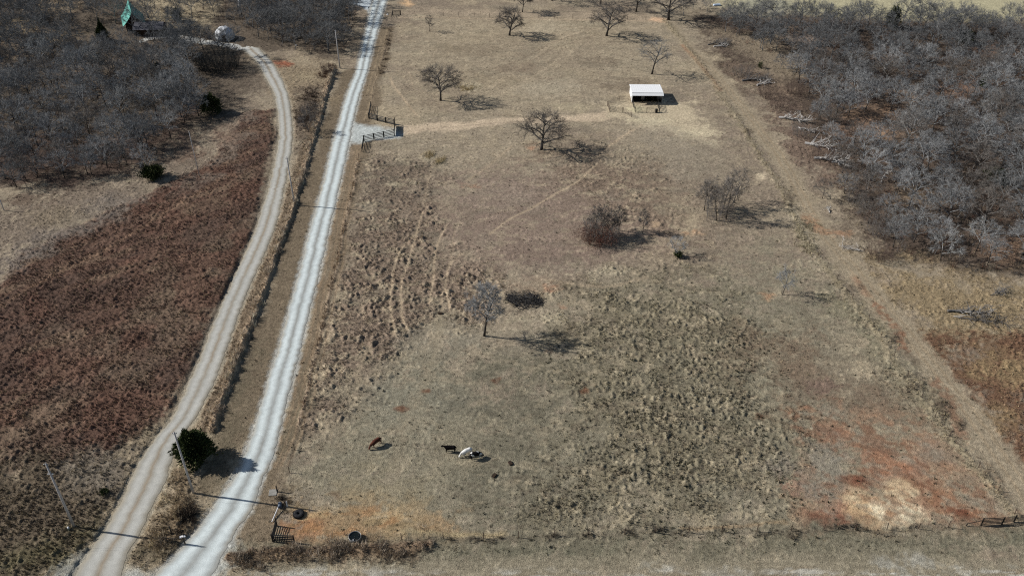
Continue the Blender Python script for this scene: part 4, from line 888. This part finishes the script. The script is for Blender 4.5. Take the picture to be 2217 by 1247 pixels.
fallen(8, 1762, 345, -20, 8, 'white fallen trunk at the lower end of the wood edge pile', nbr=18, r0=0.41)
fallen(9, 1800, 352, -30, 6, 'pale fallen limb trailing downhill from the white trunks', nbr=9, r0=0.19)
fallen(10, 1606, 176, 5, 9, 'dark heap of dead trunks with white tips at the wood edge', nbr=30, r0=0.30, mat='dead_grey')
fallen(11, 1638, 186, 20, 5, 'white forked snag on the right of the dark dead heap', nbr=9, r0=0.27)
fallen(12, 1532, 98, 8, 7, 'grey brushy fallen tree below the far corner tree', nbr=30, r0=0.20, mat='dead_grey')
fallen(13, 1545, 103, 0, 4.5, 'pale curved dead trunk in front of the grey fallen tree', nbr=6, r0=0.27)
fallen(14, 1655, 22, 14, 6, 'dark curved log lying in the pale field at top right', nbr=2, r0=.25, mat='wood_dark', brl=.2)
fallen(15, 1796, 462, 85, 3.2, 'short white barkless stump log at the right edge of the lane', nbr=2, r0=.13, brl=.3)
fallen(16, 1868, 545, 155, 4.5, 'white dead branches hanging from brush at the wood tip', nbr=8, r0=.09)
fallen(17, 1905, 395, 45, 5, 'pale leaning dead trunk inside the right wood', nbr=4, r0=.12, lift=3)
fallen(18, 2075, 690, -12, 9, 'dark brushy limbs spreading right of the meadow trunk pile', nbr=24, r0=.12, mat='twig_dark', brl=.35)
# brush pile in the pasture
e = empty('brush_pile', 'long dark brush pile of piled branches in the lower pasture', 'brush pile', (*G(1137, 650), 0), R(-2))
rd = random.Random(4); b = MB(); b2 = MB(); hwid = 38*mpp(1137, 650)
for i in range(470):
    t = rd.uniform(-1, 1); x = t*hwid; yw = rd.gauss(0, 1.45)*(1-t*t*.6)+.5*math.sin(t*5); z = abs(rd.gauss(0, .3))*(1-t*t*.7)*math.exp(-(yw/2.4)**2)+.08
    a = rd.gauss(0, .8); l = rd.uniform(.6, 2.4); d = Vector((math.cos(a), math.sin(a), rd.gauss(0, .15)))*l*.5; p = Vector((x, yw, z)); p0 = p-d; p1 = p+d; p0.z = max(p0.z, .03); p1.z = max(p1.z, .03)
    (b2 if i < 9 else b).tube([p0, p+Vector((0, 0, .05)), p1], [rd.uniform(.03, .075), .04, .012], 4, cap=False)
b.build('branches', M['dark_sticks'] if 'dark_sticks' in M else noise_mat('dark_sticks', (.03, .028, .028), (.11, .104, .098), 3), e); b2.build('pale_sticks', M['dead_grey'], e)

# ------------------------------------------------------------------ power poles
def pole(bx, by, top, label, armor=True, r=.2):
    X0, Y0 = G(bx, by); H = height_at(bx, by, top); e = empty('utility_pole', label, 'utility pole', (X0, Y0, 0), group='utility poles of the power line')
    MB().tube([(0, 0, -.3), (0, 0, H*.5), (0, 0, H)], [r, r*.82, r*.62], 8).build('pole', M['pole'], e, True)
    if armor:
        MB().tube([(0, 0, H), (0, 0, H+.28)], .045, 8).build('pin', M['grey_steel'], e)
        for sx, z in ((.28, H-.25), (-.28, H-.25)):
            MB().box((sx/2, 0, z), (.28, .05, .05)).lathe([(.03, -.02), (.09, .03), (.06, .1), (.09, .16), (.03, .2)], (sx, 0, z), 8).build('insulator', M['grey_steel'], e)
        MB().tube([(r*.8, 0, 1.2), (r*.75, 0, 3.6)], .03, 6).build('ground_conduit', M['grey_steel'], e)
    return e, H
e, H = pole(162, 1142, 1003, 'leaning looking grey power pole nearest the lower left corner with two guy wires')
for sx in (-.3, .3): MB().lathe([(.02, 0), (.1, .04), (.1, .22), (.05, .28)], (sx, 0, H-2.3), 8).box((sx/2, 0, H-2.2), (abs(sx), .05, .05)).build('bracket', M['white_metal'], e)
e['label'] = 'grey power pole nearest the lower left corner beside a small pedestal'
for gp in ((28, 1190), (48, 1200)):
    gx, gy = G(*gp); X0, Y0 = G(162, 1142); MB().tube([(0, 0, H*.97), (gx-X0, gy-Y0, 0)], .014, 4).build('guy_wire', M['wire'], e)
e, H = pole(419, 1068, 936, 'grey power pole standing against the large cedar between drive and road')
gx, gy = G(356, 1080); X0, Y0 = G(419, 1068); MB().tube([(0, 0, H*.8), (gx-X0, gy-Y0, 0)], .012, 4).build('guy_wire', M['wire'], e)
pole(638, 444, 342, 'power pole halfway along the road, casting its shadow across the gravel')
pole(736, 149, 66, 'farthest power pole, at the corner of the roadside wood')
pole(432, 382, 284, 'thin grey pole standing in the red grass field', False, .12)
pole(9, 456, 424, 'short dark pole at the left edge of the view', False, .14)
e = empty('pedestal', 'pale green cable pedestal with a white cap beside the lower left pole', 'pedestal', (*G(151, 1149), 0))
MB().lathe([(.14, 0), (.14, .75), (.0, .75)], k=12).build('body', noise_mat('pale_green_plastic', (.25, .32, .28), (.33, .4, .35), 3), e); MB().lathe([(.16, .72), (.16, .84), (.08, .95), (0, .97)], k=12).build('cap', M['white_metal'], e)

# ------------------------------------------------------------------ fences
def wire_fence(pts, label, H=1.3, r=.035, mat='rust_pipe', spacing=None, wires=4):
    r = r*1.7; H = H*1.08
    P = [G(*p) for p in pts]
    if spacing:
        P2 = []
        for a, b in zip(P[:-1], P[1:]):
            n = max(1, round(math.dist(a, b)/spacing)); P2 += [(a[0]+(b[0]-a[0])*k/n, a[1]+(b[1]-a[1])*k/n) for k in range(n)]
        P = P2+[P[-1]]
    o0 = P[0]; e = empty('wire_fence', label, 'fence', (*o0, 0)); rd = random.Random(len(P))
    for x, y in P[:98]:
        MB().tube([(x-o0[0], y-o0[1], -.2), (x-o0[0]+rd.gauss(0, .03), y-o0[1]+rd.gauss(0, .03), H*rd.uniform(.95, 1.06))], r, 5).build('post', M[mat], e)
    w = MB()
    for k in range(wires):
        z = H*(.3+.65*k/max(1, wires-1)); w.tube([(x-o0[0], y-o0[1], z) for x, y in P], .004, 3, cap=False)
    w.build('wires', M['wire'], e); return e
wire_fence(FENCE_S, 'wire fence with steel posts along the bottom of the paddock', H=1.35)
wire_fence([(777, 343), (770, 386), (764, 411), (759, 429), (754, 459), (748, 482), (742, 509), (737, 530), (732, 556), (724, 588), (718, 608), (713, 662), (704, 679), (696, 717), (688, 751), (678, 792), (669, 835), (660, 874), (650, 918), (638, 974), (627, 1023), (600, 1063)], 'wire fence along the right verge of the road below the entrance', H=1.35)
wire_fence([(801, 248), (815, 165), (830, 130), (840, 100), (847, 60), (850, 36)], 'wire fence along the right verge of the road above the entrance', H=1.3, spacing=5.5)
wire_fence([(868, 33), (960, 35), (1060, 38), (1200, 40), (1320, 42), (1437, 46)], 'wire fence across the far end of the paddock', H=1.4, spacing=6.0, r=.04)
wire_fence(FENCE_E, 'overgrown wire fence down the right side of the paddock', H=1.25, spacing=5.5)
wire_fence(HEDGE, 'wire fence buried in tall weeds between drive and road', H=1.2, spacing=6, r=.04, mat='wood_post')

def rails(e, a, b, H, n=4, posts=None, r=.045, pr=.08, o0=(0, 0), mat='black_pipe', z0=.3, post_h=None):
    """rail panel between two world points, added to thing e: rails as one part, each post a part"""
    ax, ay = a[0]-o0[0], a[1]-o0[1]; bx, by = b[0]-o0[0], b[1]-o0[1]
    m = MB()
    for k in range(n):
        z = z0+(H-z0)*k/(n-1); m.tube([(ax, ay, z), (bx, by, z)], r, 6)
    m.build('rails', M[mat], e)
    for t in (posts if posts is not None else (0, 1)):
        MB().tube([(ax+(bx-ax)*t, ay+(by-ay)*t, -.2), (ax+(bx-ax)*t, ay+(by-ay)*t, (post_h or H)+.12)], pr, 8).build('post', M[mat], e)
# entrance wings and gate
A0 = G(799, 257); A1 = G(854, 271); B0 = G(788, 306); B1 = G(853, 293)
e = empty('entrance_fence', 'upper black rail wing fence of the paddock entrance', 'fence', (*A0, 0)); rails(e, A0, A1, 1.6, 4, (0, .33, .66, 1), pr=.2, r=.1, o0=A0)
c = G(802, 240); rails(e, A0, c, 1.5, 5, (1,), pr=.1, o0=A0); d_ = G(803, 231); rails(e, c, d_, 1.4, 4, (1,), pr=.08, o0=A0)
e = empty('entrance_fence', 'lower black rail wing fence of the paddock entrance', 'fence', (*B0, 0)); rails(e, B0, B1, 1.6, 4, (0, .33, .66), pr=.18, r=.09, o0=B0)
c = G(784, 330); rails(e, B0, c, 1.4, 5, (.45, 1), pr=.1, r=.06, o0=B0)
ga, gb = G(855, 273.5), G(854, 295)
e = empty('entrance_gate', 'solid dark gate closed between the two entrance wings', 'gate', (*ga, 0))
gx, gy = gb[0]-ga[0], gb[1]-ga[1]; L = math.hypot(gx, gy); an = math.atan2(gy, gx)
MB().box((gx/2, gy/2, .95), (L-.3, .05, 1.35), an).build('panel', M['black_pipe'], e)
rails(e, ga, gb, 1.65, 2, (), o0=ga, r=.05)
MB().tube([(0, 0, -.2), (0, 0, 2.6)], .13, 8).build('hinge_post', M['black_pipe'], e); MB().tube([(gx, gy, -.2), (gx, gy, 2.1)], .13, 8).build('latch_post', M['black_pipe'], e)
# far corner gate
a = G(850.5, 33.5); b = G(867, 33); e = empty('corner_gate', 'black rail panel at the far corner beside the road', 'gate', (*a, 0)); rails(e, a, b, 1.6, 4, (0, 1), pr=.16, o0=a, r=.1)
c = G(848.5, 40); rails(e, a, c, 1.5, 4, (1,), o0=a, pr=.09)
# pen by the trough corner
a = G(591, 1172); b = G(637.5, 1174); c = G(600, 1138)
e = empty('corner_pen', 'black rail corner pen at the lower left of the paddock', 'fence', (*a, 0)); rails(e, a, b, 1.5, 4, (0, 1), pr=.12, r=.08, o0=a, z0=.3)
rails(e, a, c, 1.35, 6, (1,), pr=.11, r=.05, o0=a, z0=.15, post_h=1.7)
# bottom right corner gate
a = G(2123.5, 1136.5); b = G(2168.5, 1134.5); c = G(2194.5, 1129.5); d_ = G(2245, 1125); l0 = G(2092, 1138)
e = empty('pipe_fence', 'black pipe fence panels at the lower right corner of the paddock', 'fence', (*a, 0)); rails(e, a, b, 1.5, 5, (0, 1), pr=.1, r=.06, o0=a, z0=.25); rails(e, b, c, 1.45, 6, (1,), pr=.1, r=.04, o0=a); rails(e, c, d_, 1.45, 6, (1,), pr=.1, r=.04, o0=a)
MB().tube([(l0[0]-a[0], l0[1]-a[1], -.1), (l0[0]-a[0], l0[1]-a[1], .55)], .09, 6).build('post', M['black_pipe'], e); MB().tube([(l0[0]-a[0], l0[1]-a[1], .5), (0, 0, 1.15)], .05, 6).build('brace', M['black_pipe'], e)
# brace at the drive fork
a = G(363, 1176); b = G(401, 1177)
e = empty('corner_brace', 'weathered wooden corner posts where the drive meets the road', 'fence', (*a, 0))
for p, h in ((a, 1.5), (G(372, 1156), 1.9), (b, 1.5)): MB().tube([(p[0]-a[0], p[1]-a[1], -.2), (p[0]-a[0], p[1]-a[1], h)], .1, 7).build('post', M['wood_post'], e)
MB().tube([(0, 0, 1.2), (b[0]-a[0], b[1]-a[1], 1.2)], .06, 6).build('rail', M['wood_post'], e)
def chunk(px, py, d, mat, name, label, cat, rz=0, z=None):
    o = MB(); rd = random.Random(int(px)); o.box((0, 0, d[2]/2), d); 
    me = o.mesh(name)
    import bmesh
    bm = bmesh.new(); bm.from_mesh(me); bmesh.ops.bevel(bm, geom=bm.edges[:], offset=min(d)*.2, segments=2, affect='EDGES'); 
    for v in bm.verts: v.co += Vector((rd.gauss(0, 1), rd.gauss(0, 1), rd.gauss(0, 1)))*min(d)*.04
    bm.to_mesh(me); bm.free(); ob = obj(name, me, M[mat]); ob.location = (*G(px, py), z or 0); ob.rotation_euler = (0, 0, rz); return tag(ob, label, cat)
chunk(396, 1163, (.9, .5, .3), 'white_metal', 'feed_sack', 'crumpled white sack lying by the wooden corner posts', 'sack', .3)
chunk(591, 1066, (1.25, 1.3, .09), 'concrete', 'concrete_slab', 'square pale concrete slab beside the corner fence post', 'slab', .1)
# corner bits: barrel, white pipes, brace post
MB_ = MB().lathe([(0, 0), (.28, 0), (.3, .1), (.29, .45), (.3, .8), (.28, .9), (0, .9)], k=14); ob = MB_.build('plastic_barrel', M['blue_plastic'], None, True); ob.rotation_euler = (R(90), 0, R(8)); ob.location = (*G(607, 1091), .32); tag(ob, 'blue grey barrel lying on its side in weeds at the corner', 'barrel')
p0 = G(589, 1130); p1 = G(603, 1103); e = MB().tube([(0, 0, .12), (p1[0]-p0[0], p1[1]-p0[1], .5)], .075, 8).build('white_pipe', M['white_metal']); e.location = (*p0, 0); tag(e, 'long white pipe lying slanted above the corner pen', 'pipe')
e = MB().tube([(0, 0, -.1), (.0, 0, 1.1)], .1, 8).build('white_post', M['white_metal']); e.location = (*G(622, 1096), 0); tag(e, 'short white post between the barrel and the tyre', 'post')
e = MB().tube([(0, 0, -.1), (.0, 0, 1.35)], .09, 8).build('wood_post', M['wood_post']); e.location = (*G(600, 1064), 0); tag(e, 'dark wooden post standing at the slab corner', 'post')
# tractor tyre
prof = [(.5+.34*math.cos(t), .24+.24*math.sin(t)) for t in [2*math.pi*k/12 for k in range(13)]]
ty = MB().lathe(prof, k=28)
for k in range(28):
    t = 2*math.pi*k/28; ty.box((.83*math.cos(t), .83*math.sin(t), .24), (.08, .07, .4), t)
ob = ty.build('tractor_tyre', M['rubber']); ob.location = (*G(647, 1114), 0); tag(ob, 'big black tyre lying flat on bare dirt near the corner', 'tyre')
# stock tank
e = empty('stock_tank', 'round galvanised stock tank standing on the bottom fence line', 'trough', (*G(769, 1166), 0))
MB().lathe([(.0, .01), (.9, .01), (.92, .04), (.9, .2), (.92, .22), (.9, .24), (.9, .42), (.92, .44), (.9, .46), (.92, .62), (.94, .64), (.94, .68), (.90, .68), (.885, .6), (.885, .04)], k=36).build('tub', M['grey_steel'], e, True)
MB().lathe([(0, .5), (.884, .5)], k=36).build('water', M['water'], e)
MB().tube([(-.1, -.88, .7), (-.15, -.6, .66), (-.12, -.5, .56)], .04, 6).build('float_valve', M['white_metal'], e)
# mailbox
e = empty('mailbox', 'dark mailbox on a post at the top junction', 'mailbox', (*G(799, 24), 0)); MB().box((0, 0, .5), (.12, .12, 1.1)).build('post', M['wood_dark'], e)
mb = MB(); mb.tube([(0, -.3, 1.25), (0, .3, 1.25)], .2, 10); mb.box((0, 0, 1.15), (.4, .6, .2)); mb.build('box', M['black_pipe'], e)
ob = MB().lathe([(0, 0), (.3, 0), (.34, .2), (.2, .45), (0, .5)], k=10).build('white_bucket', M['white_metal']); ob.location = (*G(839, 33.5), 0); tag(ob, 'small white bucket on the verge by the far corner panel', 'bucket')
ob = MB().lathe([(0, 0), (.22, 0), (.25, .3), (.1, .4), (0, .4)], k=10).build('white_bucket', M['white_metal']); ob.location = (*G(641.5, 100), 0); tag(ob, 'white bucket lying at the front edge of the roadside wood', 'bucket')

# ------------------------------------------------------------------ white shed and its pens
a = G(1368, 222); b = G(1429, 226.5)       # front corners at the ground
f0 = Vector((*a, 0)); f1 = Vector((*b, 0)); W = (f1-f0).length; ang = math.atan2(f1.y-f0.y, f1.x-f0.x)
ang = R(-1.0); e = empty('open_shed', 'white metal open fronted shed with a bright white roof', 'shed', (f0.x, f0.y, 0), ang)
D = 7.2; HF, HB, TKN = 3.1, 2.5, .1; W = 62*mpp(1400, 222)+.3
MB().box((0, D/2, HB/2+.15), (.08, D, HB+.3)).build('wall', M['white_metal'], e)
MB().box((W, D/2, HB/2+.15), (.08, D, HB+.3)).build('wall', M['white_metal'], e)
MB().box((W/2, D-.04, HB/2), (W-.09, .08, HB)).build('wall', M['white_metal'], e)
rf = MB(); n = 16
rf.v += [(-.25, -.5, HF+.02), (W+.25, -.5, HF+.02), (W+.25, D+.3, HB+.05), (-.25, D+.3, HB+.05), (-.25, -.5, HF+.12), (W+.25, -.5, HF+.12), (W+.25, D+.3, HB+.15), (-.25, D+.3, HB+.15)]
rf.f += [(0, 3, 2, 1), (4, 5, 6, 7), (0, 1, 5, 4), (1, 2, 6, 5), (2, 3, 7, 6), (3, 0, 4, 7)]
for k in range(n): 
    x = .0+W*k/(n-1); i0 = len(rf.v); rf.v += [(x-.05, -.48, HF+.121), (x+.05, -.48, HF+.121), (x+.05, D+.28, HB+.151), (x-.05, D+.28, HB+.151), (x, -.48, HF+.138), (x, D+.28, HB+.168)]; rf.f += [(i0, i0+4, i0+5, i0+3), (i0+4, i0+1, i0+2, i0+5)]
rf.build('roof', M['white_metal'], e)
fa = MB(); fa.v = [(-.25, -.52, HF+.11), (W+.25, -.52, HF+.11), (W+.25, -1.35, HF-.42), (-.25, -1.35, HF-.42), (-.25, -.52, HF+.03), (W+.25, -.52, HF+.03), (W+.25, -1.35, HF-.5), (-.25, -1.35, HF-.5)]
fa.f = [(0, 3, 2, 1), (4, 5, 6, 7), (0, 1, 5, 4), (1, 2, 6, 5), (2, 3, 7, 6), (3, 0, 4, 7)]; fa.build('canopy_lip', M['white_metal'], e)
MB().box((W/2, -.51, HF+.135), (W+.5, .1, .05)).build('trim', M['dark'], e)
for x in (.1, W*.36, W*.72, W*.86, W-.1): MB().box((x, -.02, (HF-.05)/2), (.14, .14, HF-.05)).build('post', M['wood_dark'], e)
MB().box((W*.39, 2.0, .85), (1.0, .06, 1.7)).build('inner_door', M['concrete'], e)
MB().box((W/2, D*.55, .02), (W-.2, D-.6, .05)).build('shade_floor', M['dark'], e)  # floor sheet coloured near-black, the open shed's inner shade put into it
MB().box((W*.88, -.06, 1.9), (.9, .05, 1.3)).build('door_panel', M['grey_roof'], e)
gtm = MB()
for q in ((W*.80, .2, W*.80, 1.5), (W*.97, .2, W*.97, 1.5), (W*.80, .2, W*.97, .2), (W*.80, 1.5, W*.97, 1.5), (W*.80, .2, W*.97, 1.5), (W*.97, .2, W*.80, 1.5)): gtm.tube([(q[0], -.15, q[1]), (q[2], -.15, q[3])], .04, 5)
gtm.build('brace_gate', M['black_pipe'], e)
def pen(pts, label, H=1.5, n=6, mat='rust_pipe', r=.03, pr=.06):
    P = [G(*p) for p in pts]; e = empty('corral_panels', label, 'fence', (*P[0], 0), group='corral fences round the shed')
    for i in range(len(P)-1): rails(e, P[i], P[i+1], H, n, (0, 1) if i == 0 else (1,), o0=P[0], r=r, pr=pr, mat=mat, z0=.2)
pen([(1320, 243), (1315, 230), (1340, 219), (1366, 219.5)], 'rusty pipe corral fence running left behind from the shed wall')
pen([(1320, 243), (1347.5, 244)], 'short rusty pipe corral panel at the front left of the pen', H=1.55)
pen([(1349, 244.5), (1367, 254)], 'slanting pipe corral gate in front of the shed pen', n=5)
pen([(1375, 244), (1400, 244.5), (1428, 244.5)], 'front pipe corral fence directly below the shed', mat='black_pipe')
pen([(1375, 244), (1371, 232), (1369, 224)], 'pipe corral fence joining the front run to the left shed corner', mat='black_pipe', r=.025)
pen([(1428, 244.5), (1424, 231), (1424, 226)], 'pipe corral fence joining the front run to the right shed corner', mat='black_pipe', r=.04)
e = empty('feed_barrel', 'square black feed bin inside the pen below the shed', 'bin', (*G(1421, 244), 0)); MB().lathe([(0, 0), (.36, 0), (.38, .5), (.4, 1.0), (.36, 1.05), (0, 1.05)], k=12).build('drum', M['rubber'], e); MB().lathe([(.41, .5), (.42, .53), (.41, .56)], k=12).build('hoop', M['black_pipe'], e); e['label'] = 'black feed drum inside the pen below the shed'

# ------------------------------------------------------------------ house, dome and yard things
M['teal'] = noise_mat('teal_roof', (.10, .42, .36), (.16, .55, .47), 2, rough=.55, spec=.3)
hx, hy = -136.2, 307.3; e = empty('green_roof_house', 'brown house with a steep teal green roof at the upper left', 'house', (hx, hy, 0), R(24))
HWd, HL, EZ, RZ = 3.4, 12.6, 2.5, 7.3
MB().box((0, HL/2, EZ/2), (HWd*2-.8, HL-1.2, EZ)).build('wall', M['wood_dark'], e)
gm = MB()
for y in (.6, HL-.6): gm.quad([(-HWd+.45, y, EZ), (HWd-.45, y, EZ), (0, y, RZ-.55)])
gm.build('gable', M['wood_dark'], e)
rf = MB()
for sx in (-1, 1):
    prof = [(0, RZ), (HWd*.36, RZ-2.1), (HWd*.72, EZ+1.15), (HWd*1.0, EZ+.1), (HWd*1.14, EZ-.3)]
    for (xa, za), (xb, zb) in zip(prof[:-1], prof[1:]):
        ya0, ya1 = -2.2*max(0, za-EZ)/(RZ-EZ)-.3, HL+1.2*max(0, za-EZ)/(RZ-EZ); yb0, yb1 = -2.2*max(0, zb-EZ)/(RZ-EZ)-.3, HL+1.2*max(0, zb-EZ)/(RZ-EZ)
        rf.quad([(sx*xa, ya0, za), (sx*xb, yb0, zb), (sx*xb, yb1, zb), (sx*xa, ya1, za)]); rf.quad([(sx*xa, ya0, za-.12), (sx*xa, ya1, za-.12), (sx*xb, yb1, zb-.12), (sx*xb, yb0, zb-.12)])
        rf.quad([(sx*xa, ya0, za-.12), (sx*xb, yb0, zb-.12), (sx*xb, yb0, zb), (sx*xa, ya0, za)])
rf.build('roof', M['teal'], e)
for x, z in ((-1.6, 1.4), (1.6, 1.4), (0, 4.6)):
    w_ = MB().box((x, .52, z), (1.1, .1, 1.2)).build('window', M['grey_roof'], e); MB().box((x, .46, z), (.9, .04, 1.0)).build('pane', M['water'], w_)
MB().box((0, .5, 1.0), (.9, .12, 2.0)).build('door', M['wood_post'], e)
hx, hy = G(323, 80); e = empty('low_house_wing', 'long low building with grey shingle roof right of the green roofed house', 'house', (hx, hy, 0), R(2))
MB().box((0, 3.2, 1.25), (9.6, 6.0, 2.5)).build('wall', M['wood_dark'], e)
MB().quad([(-5.2, -.4, 2.5), (5.2, -.4, 2.5), (5.2, 3.2, 4.3), (-5.2, 3.2, 4.3)]).quad([(-5.2, 3.2, 4.3), (5.2, 3.2, 4.3), (5.2, 6.8, 2.5), (-5.2, 6.8, 2.5)]).quad([(-5.0, 0.2, 2.45), (-5.0, 6.2, 2.45), (-5.0, 3.2, 4.2)]).quad([(5.0, 0.2, 2.45), (5.0, 3.2, 4.2), (5.0, 6.2, 2.45)]).build('roof', M['grey_roof'], e)
for x in (-3, 0, 3): MB().box((x, .16, 1.4), (1.0, .1, 1.0)).build('window', M['water'], e)
# car in the yard
hx, hy = G(370, 71); e = empty('parked_car', 'dark grey parked car between the houses and the dome', 'car', (hx, hy, 0), R(4))
cb = MB(); s_ = [(-2.2, .35), (2.2, .35), (2.25, .8), (1.9, .95), (1.0, 1.02), (.5, 1.48), (-1.1, 1.5), (-1.9, 1.05), (-2.2, .95)]
n0 = 0; cb.v = [(x, -.85, z) for x, z in s_]+[(x, .85, z) for x, z in s_]; k = len(s_); cb.f = [tuple(range(k)), tuple(reversed(range(k, 2*k)))]+[(i, i+k, (i+1) % k+k, (i+1) % k) for i in range(k)]
cb.build('body', noise_mat('dark_grey_paint', (.04, .045, .055), (.06, .065, .075), 2, rough=.35, spec=.5), e)
for x in (-1.4, 1.4):
    for y in (-.82, .82): MB().tube([(x, y-.1, .33), (x, y+.1, .33)], .33, 14).build('wheel', M['rubber'], e)
MB().box((-.3, 0, 1.25), (1.3, 1.74, .32)).build('side_window', M['water'], e)
# dome
e = empty('dome_house', 'white faceted dome building beside the yard lane', 'dome', (*G(488, 84), 0), R(10))
import bmesh
bm = bmesh.new(); bmesh.ops.create_icosphere(bm, subdivisions=2, radius=1.0)
bmesh.ops.bisect_plane(bm, geom=bm.verts[:]+bm.edges[:]+bm.faces[:], plane_co=(0, 0, -.25), plane_no=(0, 0, 1), clear_inner=True)
rr = 21.5*mpp(488, 84)
for v in bm.verts: v.co = Vector((v.co.x*rr, v.co.y*rr, (v.co.z+.25)*rr*1.02))
me = bpy.data.meshes.new('shell'); bm.to_mesh(me); bm.free(); obj('shell', me, noise_mat('white_dome_panels', (.6, .62, .64), (.74, .76, .78), 1.0, rough=.7), e)
dm = MB()
for ed in me.edges:
    a_, b_ = me.vertices[ed.vertices[0]].co, me.vertices[ed.vertices[1]].co; dm.tube([a_*1.004, b_*1.004], .02, 4, cap=False)
dm.build('seams', M['concrete'], e); MB().box((0, -rr*.93, 1.1), (1.2, .5, 2.2)).build('door', M['wood_dark'], e)
e = empty('white_lamp_post', 'tall dark post with a white tank on top behind the dome', 'post', (*G(524, 38), 0)); MB().tube([(0, 0, 0), (0, 0, 4.6)], .18, 8).build('post', M['wood_dark'], e); MB().lathe([(0, 4.4), (.45, 4.4), (.5, 5.2), (.45, 6.2), (.15, 6.6), (0, 6.6)], k=12).build('tank', M['white_metal'], e)
ob = chunk(1552, 13, (2.8, 1.3, .6), 'pale_blue', 'covered_trailer', 'small pale blue covered object in the pale field beyond the corner trees', 'trailer', .2)

# ------------------------------------------------------------------ cattle
def hide(name, c0, c1, thr=.5, scale=1.2, seed=0.0):
    m, t, b = newmat(name, .9, .03); N = t.nodes; L = t.links; tc = N.new('ShaderNodeTexCoord'); mp = N.new('ShaderNodeMapping'); mp.inputs['Location'].default_value = (seed, seed*2, 0); nz = N.new('ShaderNodeTexNoise'); nz.inputs['Scale'].default_value = scale; nz.inputs['Detail'].default_value = 1.5
    L.new(tc.outputs['Object'], mp.inputs[0]); L.new(mp.outputs[0], nz.inputs['Vector']); cr = N.new('ShaderNodeValToRGB'); cr.color_ramp.elements[0].position = thr-.02; cr.color_ramp.elements[1].position = thr+.02
    cr.color_ramp.elements[0].color = (*c0, 1); cr.color_ramp.elements[1].color = (*c1, 1); L.new(nz.outputs['Fac'], cr.inputs[0]); L.new(cr.outputs[0], b.inputs['Base Color']); return m
def cow(px, py, ang, pose, mat, label, sc=1.0, head_turn=0.0):
    nk = {'graze': [(.88, 0, .88, .17), (1.08, 0, .55, .13), (1.2, 0, .3, .13), (1.34, 0, .1, .075)], 'level': [(.88, 0, 1.2, .18), (1.1, 0, 1.26, .14), (1.28, 0, 1.24, .14), (1.52, 0, 1.12, .08)]}[pose]
    V = [(-.72, 0, 1.08, .30), (-.3, 0, 1.02, .36), (.2, 0, 1.0, .38), (.58, 0, 1.06, .32)]+nk; Ed = [(i, i+1) for i in range(7)]
    def add(pts, frm):
        p = frm
        for q in pts: V.append(q); Ed.append((p, len(V)-1)); p = len(V)-1
    rd = random.Random(int(px))
    for sy in (-1, 1):
        o_ = rd.uniform(-.1, .1)
        add([(-.72+o_*.3, sy*.2, .82, .15), (-.82+o_, sy*.21, .48, .07), (-.74+o_, sy*.21, .04, .06)], 0)
        o_ = rd.uniform(-.1, .1)
        add([(.56, sy*.19, .72, .13), (.57+o_, sy*.19, .4, .07), (.55+o_, sy*.19, .04, .06)], 3)
    h = V[6]; 
    for sy in (-1, 1): add([(h[0]-.08, sy*.2, h[2]+.08, .035)], 6)
    add([(-1.02, .0, 1.12, .045), (-1.1, .02, .8, .03), (-1.1, .03, .5, .045)], 0)
    me = bpy.data.meshes.new('cow'); me.from_pydata([v[:3] for v in V], Ed, []); me.update()
    o = obj('cow', me, mat); sk = o.modifiers.new('skin', 'SKIN'); sk.use_smooth_shade = True
    for i, v in enumerate(V): me.skin_vertices[0].data[i].radius = (v[3], v[3]*(1.12 if i < 4 else 1))
    me.skin_vertices[0].data[1].use_root = True
    sb = o.modifiers.new('sub', 'SUBSURF'); sb.levels = 2; sb.render_levels = 2
    o.location = (*G(px, py), 0); o.rotation_euler = (0, 0, R(ang)); o.scale = (sc*1.08,)*3
    return tag(o, label, 'cow', 'cattle grazing in the lower pasture')
cow(814, 965, 222, 'graze', hide('brown_hide', (.085, .034, .024), (.11, .045, .03), .5), 'reddish brown cow grazing alone, left of the other cattle', 1.0)
cow(975, 978, 176, 'level', hide('black_hide', (.007, .006, .006), (.011, .01, .01), .5), 'all black cow walking with its head up, leftmost of the three together', .95)
cow(1010, 985, 205, 'graze', hide('white_hide', (.75, .74, .7), (.05, .05, .05), .66, .9, 3.1), 'white cow with dark patches grazing between the black and pied cows', .95)
cow(1030, 992, 20, 'graze', hide('pied_hide', (.78, .77, .73), (.015, .014, .014), .47, 1.1, 7.3), 'black and white pied cow grazing, rightmost of the cattle', 1.0)
# a low clod and dung heaps
for i, (px_, py_) in enumerate(((953, 679), (1070, 1030), (1105, 1003))): 
    o = chunk(px_, py_, (.9, .6, .25), 'wood_dark', 'dirt_clod', ['dark clod of earth at the end of the animal paths', 'dark clod right of the cattle shadows', 'dark brown clod farthest right of the cattle'][i], 'clod', i)
